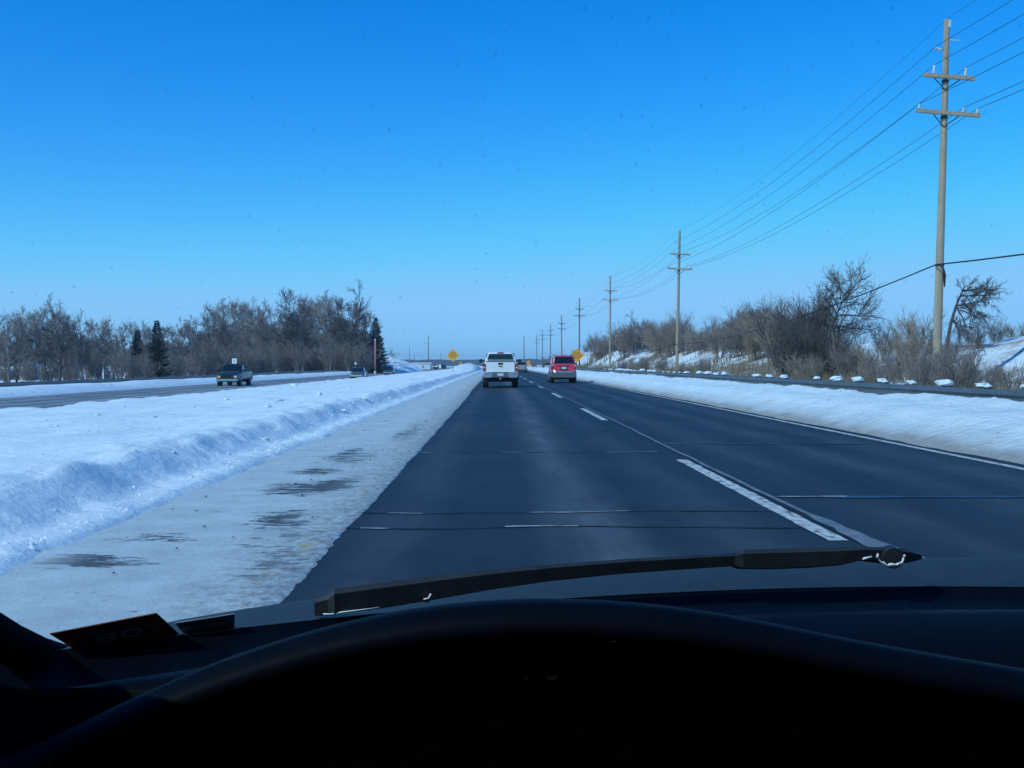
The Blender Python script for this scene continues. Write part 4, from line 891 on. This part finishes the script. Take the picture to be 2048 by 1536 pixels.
for s in (-1, 1):
    quad(t, 'side_window', [(s * .83, .62, 1.26), (s * .83, 1.6, 1.26), (s * .76, 1.2, 1.72), (s * .76, .66, 1.72)], M['car_glass'], .02, (s, 0, .15))
    quad(t, 'headlight', [(s * .56, 3.15, .70), (s * .82, 3.12, .70), (s * .82, 3.12, .88), (s * .56, 3.15, .88)], M['lamp_white'] if s < 0 else M['lamp_amber'], .05, (0, 1, 0))
    quad(t, 'tail_light', [(s * .86, -1.9, .75), (s * .96, -1.88, .75), (s * .95, -1.88, 1.1), (s * .86, -1.9, 1.1)], M['lamp_red'], .03)
quad(t, 'grille', [(-.53, 3.15, .68), (.53, 3.15, .68), (.53, 3.15, .92), (-.53, 3.15, .92)], M['under'], .03, (0, 1, 0))
body(t, 'front_bumper', [(3.10, W - .04, W - .04, .40, .62, .06), (3.32, W - .16, W - .16, .42, .60, .06)], M['chrome'])
body(t, 'rear_bumper', [(-2.05, W - .2, W - .2, .45, .62, .05), (-1.88, W - .1, W - .1, .45, .64, .05)], M['chrome'])
quad(t, 'hood_reflection', [(-.70, 1.80, 1.212), (.70, 1.80, 1.212), (.72, 1.96, 1.195), (-.72, 1.96, 1.195)], M['chrome'], .01, (0, 0, 1))  # pale strip stands in for the reflection along the hood top
quad(t, 'tailgate', [(-.78, -1.9, .66), (.78, -1.9, .66), (.78, -1.9, 1.19), (-.78, -1.9, 1.19)], M['navy_paint'], .02)
MB().box(-.6, .6, -1.7, 2.9, .32, .56).build('underbody', M['under'], t); wheels(t, .84, (-.85, 2.35), .38, .23); mirror(t, 1.10, 1.55, 1.30, M['under']); mirror(t, -1.10, 1.55, 1.30, M['under'])

# ------------------------------------------------------------------ the car the camera sits in
M['dash'] = pm('dash_plastic', (.0022, .0036, .0085), (.0016, .0026, .006), 60, .6, bump=.15, bd=.001, bscale=300, spec=.05)
M['dash_dark'] = pm('dash_black', (.0008, .0008, .001), None, 40, .9, spec=.0)
M['cabin_trim'] = pm('cabin_trim_dark', (.005, .005, .007), None, 20, .9, spec=.05)
M['car_body'] = paint('dark_car_body', (.02, .025, .035), None, .3, .8)
M['cowl'] = pm('cowl_plastic', (.022, .020, .018), (.013, .012, .011), 25, .6, bump=.2, bd=.002)
M['wiper'] = pm('wiper_rubber', (.016, .018, .022), (.030, .032, .036), 40, .5)
M['sticker'] = pm('sticker_film', (.30, .085, .035), (.22, .065, .03), 18, .6)
M['sticker_ink'] = pm('sticker_ink', (.010, .008, .008), None, 10, .6)
M['sticker_blue'] = pm('sticker_oval', (.16, .18, .24), None, 10, .6)
M['label_paper'] = pm('barcode_paper', (.35, .38, .42), (.28, .30, .34), 10, .6)
M['ice'] = pm('ice_crust', (.80, .82, .85), (.6, .63, .68), 60, .35)
g = NG('sticker_backlit'); tl = g.n('ShaderNodeBsdfTranslucent'); tl.inputs[0].default_value = (.16, .035, .018, 1); mx = g.n('ShaderNodeMixShader'); mx.inputs[0].default_value = .35
g.p.inputs['Base Color'].default_value = (.30, .085, .035, 1); g.p.inputs['Roughness'].default_value = .6; g.l(g.p.outputs[0], mx.inputs[1]); g.l(tl.outputs[0], mx.inputs[2]); g.l(mx.outputs[0], g.out.inputs[0]); M['sticker'] = g.m
M['digits'] = pm('dim_digits', (.0025, .0025, .003), None, 10, .5)
g = NG('windshield_glass')                                # thin laminated pane: tint put in for a cool colour cast, faintly reflective, specked with dried road spray
tr = g.n('ShaderNodeBsdfTransparent'); tr.inputs[0].default_value = (.71, .94, .96, 1)
gl = g.n('ShaderNodeBsdfGlossy'); gl.inputs['Roughness'].default_value = .02; gl.inputs[0].default_value = (.5, .5, .5, 1)
lw = g.n('ShaderNodeLayerWeight'); lw.inputs[0].default_value = .12
mx = g.n('ShaderNodeMixShader'); g.l(g.math('MULTIPLY', lw.outputs['Fresnel'], .25), mx.inputs[0]); g.l(tr.outputs[0], mx.inputs[1]); g.l(gl.outputs[0], mx.inputs[2])
co = g.co(scale=(190, 120, 95)); vo = g.n('ShaderNodeTexVoronoi'); vo.inputs['Scale'].default_value = 1.0; g.l(co, vo.inputs['Vector'])
pick = g.n('ShaderNodeSeparateXYZ'); g.l(vo.outputs['Color'], pick.inputs[0])
spot = g.math('MULTIPLY', g.ramp(vo.outputs['Distance'], [(.05, 1.0), (.20, 0.0)]), g.ramp(pick.outputs[0], [(.45, 0.0), (1.0, 1.0)]))
film = g.ramp(g.noise(g.co(scale=(1.2, 1.2, 1.2)), 3.0, 4), [(.4, 0.0), (.8, .02)])
dirt = g.n('ShaderNodeBsdfDiffuse'); dirt.inputs[0].default_value = (.10, .10, .10, 1)
mx2 = g.n('ShaderNodeMixShader'); clu = g.ramp(g.noise(g.co(scale=(7, 7, 7)), 1.0, 4), [(.40, .15), (.62, 1.0)]); g.l(g.math('ADD', g.math('MULTIPLY', g.math('MULTIPLY', spot, clu), .34), film), mx2.inputs[0]); g.l(mx.outputs[0], mx2.inputs[1]); g.l(dirt.outputs[0], mx2.inputs[2]); g.l(mx2.outputs[0], g.out.inputs[0])
M['windshield'] = g.m
g = NG('blackout_glass'); tr = g.n('ShaderNodeBsdfTransparent'); tr.inputs[0].default_value = (.004, .0045, .005, 1)  # unseen panes made almost opaque to keep sun off the dashboard
gl = g.n('ShaderNodeBsdfGlossy'); gl.inputs['Roughness'].default_value = .03; mx = g.n('ShaderNodeMixShader'); mx.inputs[0].default_value = .05
g.l(tr.outputs[0], mx.inputs[1]); g.l(gl.outputs[0], mx.inputs[2]); g.l(mx.outputs[0], g.out.inputs[0]); M['blackout_glass'] = g.m
own = empty('driven_car', (.45, 0, 0)); tag(own, 'car interior around the camera with black dashboard, windshield and wiper', 'car')
OX = .45                                                  # parts below are given in road coordinates and shifted into the car's own
def part(mb, name, m, parent=None, smooth=False, sharp=None):
    o = mb.build(name, m, parent or own, smooth)
    if parent is None or parent is own: o.location = (-OX, 0, 0)
    if sharp: autosmooth(o, sharp)
    return o
ZB = .985
def yb(x): return 1.10 - .35 * (x - OX) ** 2
def gy(x, z): return yb(x) - 1.65 * (z - ZB)
def on_glass(px, py, off=0.0):
    d = ray(px, py); Y = .9
    for k in range(30): Y = .5 * Y + .5 * (gy(d.x * Y, CAMH + d.z * Y))
    n = Vector((0, -1, -.6)).normalized()
    return Vector((d.x * Y, Y, CAMH + d.z * Y)) + n * off
v = []; f = []; nu, nv = 28, 14
for j in range(nv + 1):
    z = ZB - .01 + (1.45 - ZB + .01) * j / nv; hwid = .93 - .16 * (j / nv)
    for i in range(nu + 1):
        x = OX + hwid * (2 * i / nu - 1); v.append((x, gy(x, z), z))
for j in range(nv):
    for i in range(nu): a = j * (nu + 1) + i; f.append((a, a + 1, a + nu + 2, a + nu + 1))
mb = MB(); mb.v = v; mb.f = f; ws = part(mb, 'windshield', M['windshield'], None, True)
# pillars, header, roof, doors
mb = MB()
for s in (-1, 1):
    pl = MB(); P = []
    for j in range(7):
        u = j / 6; z = .90 + .56 * u; x = OX + s * (.955 - .165 * max(0, (z - ZB) / (1.45 - ZB))); P.append((x, gy(x, z) - .01, z))
    pl.tube(P, [.055, .05, .045, .042, .042, .045, .05], 8); part(pl, 'windshield_pillar', M['cabin_trim'], None, True)
    x = OX + s * .96
    d_ = MB(); d_.box(x - .04, x + .04, -2.1, .82, .28, .93); part(d_, 'door', M['car_body'])
    d_ = MB(); d_.box(x - s * .06 - .015, x - s * .06 + .015, -1.0, .75, .35, .90); part(d_, 'door_trim', M['cabin_trim'])
    wq = MB(); xt = OX + s * .80; wq.add([(x, -1.9, .93), (x, .72, .93), (xt, .02, 1.43), (xt, -1.5, 1.43)], [(0, 1, 2, 3)]); part(wq, 'side_window', M['blackout_glass'])
    d_ = MB(); d_.tube([(x, -.45, .92), (xt, -.42, 1.44)], .05, 6); part(d_, 'door_pillar', M['cabin_trim'])
    d_ = MB(); d_.tube([(xt, .10, 1.45), (xt, -1.5, 1.45), (x, -2.05, .93)], .05, 6); part(d_, 'roof_rail', M['car_body'])
    for yw in (1.55, -1.25):
        d_ = MB(); prof = [(-.5, .6), (-.5, .92), (-.36, 1), (.36, 1), (.5, .92), (.5, .6)]
        d_.loft([[(OX + s * .80 + a * .21, yw + math.cos(2 * math.pi * k / 20) * b * .33, .33 + math.sin(2 * math.pi * k / 20) * b * .33) for k in range(20)] for a, b in prof]); wh = part(d_, 'wheel', M['tyre'], None, False, 35)
        part(MB().cyl((OX + s * .90, yw, .33), (1, 0, 0), .19, .02, 18), 'rim', M['rim'], wh)
    d_ = MB(); x2 = OX + s * .88; d_.box(min(x2, x2 - s * .16), max(x2, x2 - s * .16), .86, 2.1, .30, .64); part(d_, 'fender', M['car_body'])
rf = MB(); rf.box(OX - .82, OX + .82, -1.55, .28, 1.44, 1.50, .06, .05); part(rf, 'roof', M['car_body'], None, False, 30)
rf = MB(); rf.box(OX - .78, OX + .78, -1.5, .26, 1.425, 1.435); part(rf, 'headliner', M['cabin_trim'])
rf = MB(); rf.add([(OX - .9, -2.12, .95), (OX + .9, -2.12, .95), (OX + .75, -1.55, 1.45), (OX - .75, -1.55, 1.45)], [(0, 1, 2, 3)]); part(rf, 'rear_window', M['blackout_glass'])
part(MB().box(OX - .92, OX + .92, -2.25, -2.10, .32, .96), 'tailgate', M['car_body']); part(MB().box(OX - .90, OX + .90, -2.1, 1.0, .25, .30), 'floor_pan', M['cabin_trim'])
for sx in (OX - .42, OX + .42):
    st = MB(); st.loft([rring(-.95, .46, .40, .55, 1.15, .08), rring(-.80, .50, .44, .40, 1.10, .08), rring(-.70, .50, .44, .35, .60, .08), rring(-.28, .50, .5, .36, .56, .08)]); o = part(st, 'seat', M['cabin_trim'], None, False, 40); o.location = (sx - OX, 0, 0)
# cowl, hood and front
EDGE = [(-200, 1330), (0, 1303), (150, 1284), (350, 1241), (500, 1216), (640, 1196), (760, 1186), (860, 1178), (980, 1163), (1100, 1150), (1200, 1143), (1480, 1126), (1800, 1120), (2048, 1116), (3200, 1110)]
v = []; f = []; n = 60; rows = [0, .25, .6, .88, 1, 1.12]
for i in range(n + 1):
    x = OX + .90 * (2 * i / n - 1); Ye = yb(x) + .17; ze = CAMH - (lerpk(VX + x / Ye * FPX, EDGE) - VY) / FPX * Ye
    for u in rows: v.append((x, yb(x) - .012 + .182 * u, (ZB - .004) + (ze - ZB + .004) * min(u, 1) + .003 * math.sin(math.pi * min(u, 1)) * (ze > ZB - .02) - (.05 if u > 1 else 0)))
for i in range(n):
    for j in range(len(rows) - 1): a = i * len(rows) + j; f.append((a, a + 1, a + len(rows) + 1, a + len(rows)))
mb = MB(); mb.v = v; mb.f = f; part(mb, 'cowl_panel', M['cowl'], None, True)
v = []; f = []
for i in range(n + 1):
    x = OX + .84 * (2 * i / n - 1); e = ((x - OX) / .84) ** 2
    for u in (0, .3, .6, .85, 1, 1.03): y = yb(x) + .235 + u * (1.0 - .25 * e); v.append((x, y, ZB - .05 - .11 * u - .10 * u * u - .05 * e - (.25 if u > 1 else 0)))
for i in range(n):
    for j in range(5): a = i * 6 + j; f.append((a, a + 1, a + 7, a + 6))
mb = MB(); mb.v = v; mb.f = f; part(mb, 'hood', M['car_body'], None, True)
part(MB().box(OX - .84, OX + .84, 1.95, 2.2, .25, .62), 'front_bumper', M['car_body'])
# wiper: blade, arm, pivot (paths traced on the glass, standing 2-3 cm off it)
def loft_px(path, dep, off):
    """path rows: px, top py, bottom py -> rectangular section of that height, dep metres deep"""
    rings = []
    for px, a, b in path:
        Y_ = on_glass(px, a).y + off; p = at(px, a, Y_); q = at(px, b, Y_); m_ = at(px, a + (b - a) * .22, Y_ - .004); d = Vector((0, dep, -dep * .27))
        rings.append([p, m_, q, q + d, p + d])
    return rings
wp = empty('wiper'); wp.parent = own; wp.location = (-OX, 0, 0)
blade = MB(); blade.loft(loft_px([(628, 1200, 1232), (655, 1191, 1231), (668, 1178, 1228), (760, 1166, 1217), (860, 1154, 1201), (980, 1141, 1180), (1100, 1131, 1163), (1250, 1120, 1148), (1400, 1112, 1138), (1484, 1108, 1133)], .014, .02)); blade.build('blade', M['wiper'], wp)
arm_ = MB(); arm_.loft(loft_px([(1476, 1107, 1134), (1490, 1102, 1138), (1560, 1100, 1139), (1640, 1098, 1136), (1700, 1097, 1131), (1740, 1097, 1122), (1790, 1097, 1128), (1830, 1103, 1128), (1852, 1112, 1122)], .022, .016)); arm_.build('arm', M['wiper'], wp)
pv = MB(); c = at(1790, 1117, on_glass(1790, 1097).y + .013); pv.cyl(c, (0, 1, .1), .0108, .012, 24); pv.build('pivot_cap', M['wiper'], wp, False)
for px, py in ((652, 1212), (852, 1192)):
    c = at(px, py, on_glass(px, py).y + .008); MB().cyl(c, (0, 1, .1), .0055, .012, 12).build('rivet', M['steel'], wp)
def ice(pts, r, name='ice_crust', ob=None):
    rr_ = random.Random(len(pts) * 7 + int(pts[0][0])); m2 = MB(); Y_ = min(on_glass(px, py - 26).y for px, py in pts) + .002; P = [at(px, py, Y_) + Vector((rr_.gauss(0, .0006), 0, rr_.gauss(0, .0006))) for px, py in pts]
    m2.tube(P, [r * rr_.uniform(.5, 1.3) for _ in P], 5); m2.build(name, M['ice'], wp, True)
arcp = [(1790 + 28 * math.cos(R(a)), 1110 + 24 * math.sin(R(a))) for a in range(5, 176, 10)]
ice(arcp, .0014); ice([(1730, 1124), (1736, 1121), (1743, 1119), (1750, 1117)], .0013); ice([(644, 1228), (660, 1228), (680, 1226), (720, 1222), (760, 1217)], .0007); ice([(846, 1198), (858, 1196), (862, 1190)], .0010)
ct = MB(); ct.tube([on_glass(px, py, .01) for px, py in ((-330, 1020), (-160, 1140), (-60, 1213), (20, 1262), (90, 1297), (160, 1318), (260, 1322), (400, 1310))], [.014, .016, .017, .017, .017, .016, .014, .010], 8); part(ct, 'corner_trim', M['cabin_trim'], None, True)
# lower black edge of the glass opening and the dashboard
def ribbon(name, rows, m, parent=None, sharp=None):
    """rows: list of polylines (same length) -> smooth surface"""
    mb = MB(); k = len(rows[0])
    for r_ in rows: mb.v += [tuple(p) for p in r_]
    for i in range(len(rows) - 1):
        for j in range(k - 1): a = i * k + j; mb.f.append((a, a + 1, a + k + 1, a + k))
    return part(mb, name, m, parent, True)
xsd = [OX + .90 * (2 * i / 40 - 1) for i in range(41)]
def dz_crest(x): return 1.0 - .02 * max(0, -x - .05)
D = []
for dy, zf in [(-.012, lambda x: ZB - .005), (-.03, lambda x: .972), (-.10, lambda x: .968), (-.16, lambda x: .985), (-.185, lambda x: dz_crest(x) - .002), (-.21, lambda x: dz_crest(x) + .0), (-.26, lambda x: dz_crest(x) - .005), (-.36, lambda x: .965), (-.42, lambda x: .90), (-.44, lambda x: .60)]:
    D.append([(x, max(yb(x) + dy, .71 + .0 * dy), zf(x)) for x in xsd])
ribbon('dashboard', D, M['dash'])
# instrument hood: an arched visor
RIM = [(-420, 1640), (-150, 1570), (60, 1490), (200, 1422), (400, 1332), (560, 1278), (700, 1240), (850, 1213), (1000, 1200), (1090, 1198), (1250, 1204), (1400, 1221), (1550, 1248), (1700, 1280), (1850, 1308), (2048, 1342), (2300, 1385), (2600, 1440)]
def smooth_px(pl, n):
    ks = [(a, b) for a, b in pl]; x0, x1 = ks[0][0], ks[-1][0]; out = []
    for i in range(n + 1):
        x = x0 + (x1 - x0) * i / n; s = 0; c = 0
        for k in range(-4, 5): s += lerpk(min(max(x + k * 18, x0), x1), ks); c += 1
        out.append((x, s / c))
    return out
rim = smooth_px(RIM, 90); Yr = .66
rows = []
for dy, dz in [(.24, -.085), (.14, -.045), (.06, -.0165), (.02, -.0045), (0, -.003), (-.012, -.009), (-.016, -.016), (-.010, -.024), (.02, -.028), (.10, -.032)]:
    rows.append([at(px, py, Yr) + Vector((0, dy, dz)) for px, py in rim])
ih = ribbon('instrument_hood', rows, M['dash'])
fcx = [at(px, py, Yr) for px, py in rim]
ribbon('instrument_panel', [[p + Vector((0, .035, -.022)) for p in fcx], [Vector((p.x, .655, .70)) for p in fcx]], M['dash_dark'])
part(MB().box(OX - .88, OX + .88, .60, .64, .45, .90), 'lower_dash', M['dash_dark'])
def text_mesh(body_, size, m, parent, mat4, name):
    cu = bpy.data.curves.new(name, 'FONT'); cu.body = body_; cu.size = size; cu.align_x = 'CENTER'; cu.align_y = 'CENTER'; cu.extrude = .0002
    tmp = bpy.data.objects.new('tmp', cu); col.objects.link(tmp); dg = bpy.context.evaluated_depsgraph_get(); me = bpy.data.meshes.new_from_object(tmp.evaluated_get(dg)); bpy.data.objects.remove(tmp)
    me.materials.clear(); me.materials.append(m); o = bpy.data.objects.new(name, me); col.objects.link(o); o.parent = parent; o.matrix_basis = mat4; return o
c = at(1082, 1338, .672); text_mesh('70', .028, M['digits'], own, Matrix.Translation((c.x - OX, c.y, c.z)) @ Matrix.Rotation(math.pi / 2, 4, 'X'), 'speed_digits')
# sticker and barcode slip inside the lower left corner of the windshield
q = [on_glass(px, py, .004) for px, py in ((104, 1258), (316, 1218), (362, 1262), (170, 1300))]
nrm = (q[1] - q[0]).cross(q[3] - q[0]).normalized()
if nrm.y > 0: nrm = -nrm
stk = part(MB().loft([[p for p in q], [p + nrm * .0008 for p in q]]), 'inspection_sticker', M['sticker'], ws); stk.location = (0, 0, 0)
def on_st(u, t, h=.0014): return q[0].lerp(q[1], u).lerp(q[3].lerp(q[2], u), t) + nrm * h
m2 = MB(); O = [[on_st(.5 + a * .42 * math.cos(2 * math.pi * k / 32), .50 + b * .30 * math.sin(2 * math.pi * k / 32)) for k in range(32)] for a, b in ((1, 1), (.82, .78))]; m2.loft(O, False); m2.build('oval_ring', M['sticker_blue'], stk)
m2 = MB(); m2.add([on_st(.5 + .34 * math.cos(2 * math.pi * k / 32), .50 + .23 * math.sin(2 * math.pi * k / 32), .0011) for k in range(32)], [tuple(range(32))]); m2.build('oval_field', M['sticker_ink'], stk)
ux = (on_st(.6, .5) - on_st(.4, .5)).normalized(); uy = nrm.cross(ux).normalized()
if uy.z < 0: uy = -uy
mt = Matrix((ux.to_4d() * 0 + Vector((-ux.x * 1.6, uy.x, nrm.x, on_st(.5, .5, .002).x)), Vector((-ux.y * 1.6, uy.y, nrm.y, on_st(.5, .5, .002).y)), Vector((-ux.z * 1.6, uy.z, nrm.z, on_st(.5, .5, .002).z)), Vector((0, 0, 0, 1))))
text_mesh('08', .026, M['label_paper'], stk, mt, 'sticker_number')
for k in range(14):
    u = .12 + .74 * k / 13; m2 = MB(); m2.add([on_st(u, .10), on_st(u + .035, .10), on_st(u + .035, .17), on_st(u, .17)], [(0, 1, 2, 3)]); m2.build('lettering', M['sticker_ink'], stk)
q2 = [on_glass(px, py, .003) for px, py in ((352, 1240), (470, 1222), (470, 1254), (372, 1266))]
sl_ = part(MB().loft([q2, [p + nrm * .0006 for p in q2]]), 'barcode_slip', M['label_paper'], ws); sl_.location = (0, 0, 0)
r_ = random.Random(6)
def on_sl(u, t): return q2[0].lerp(q2[1], u).lerp(q2[3].lerp(q2[2], u), t) + nrm * .0012
u = .08
while u < .9:
    wl = r_.uniform(.012, .035); m2 = MB(); m2.add([on_sl(u, .55), on_sl(u + wl, .55), on_sl(u + wl, .92), on_sl(u, .92)], [(0, 1, 2, 3)]); m2.build('barcode_bar', M['sticker_ink'], sl_); u += wl + r_.uniform(.012, .03)
for k in range(9):
    u = .1 + .085 * k; m2 = MB(); m2.add([on_sl(u, .12), on_sl(u + .06, .12), on_sl(u + .06, .30), on_sl(u, .30)], [(0, 1, 2, 3)]); m2.build('lettering', M['sticker_ink'], sl_)

# ------------------------------------------------------------------ air
hz = MB().box(-2500, 2500, -120, 2400, -5.5, 22).build('haze', None)
m = bpy.data.materials.new('thin_haze'); m.use_nodes = True; n_ = m.node_tree; n_.nodes.remove(n_.nodes['Principled BSDF'])
pv_ = n_.nodes.new('ShaderNodeVolumePrincipled'); pv_.inputs['Color'].default_value = (.72, .84, 1, 1); pv_.inputs['Density'].default_value = .00030; pv_.inputs['Anisotropy'].default_value = .2
n_.links.new(pv_.outputs[0], n_.nodes['Material Output'].inputs['Volume']); hz.data.materials.append(m)
tag(hz, 'thin pale blue winter haze in the distance', 'haze', kind='stuff')
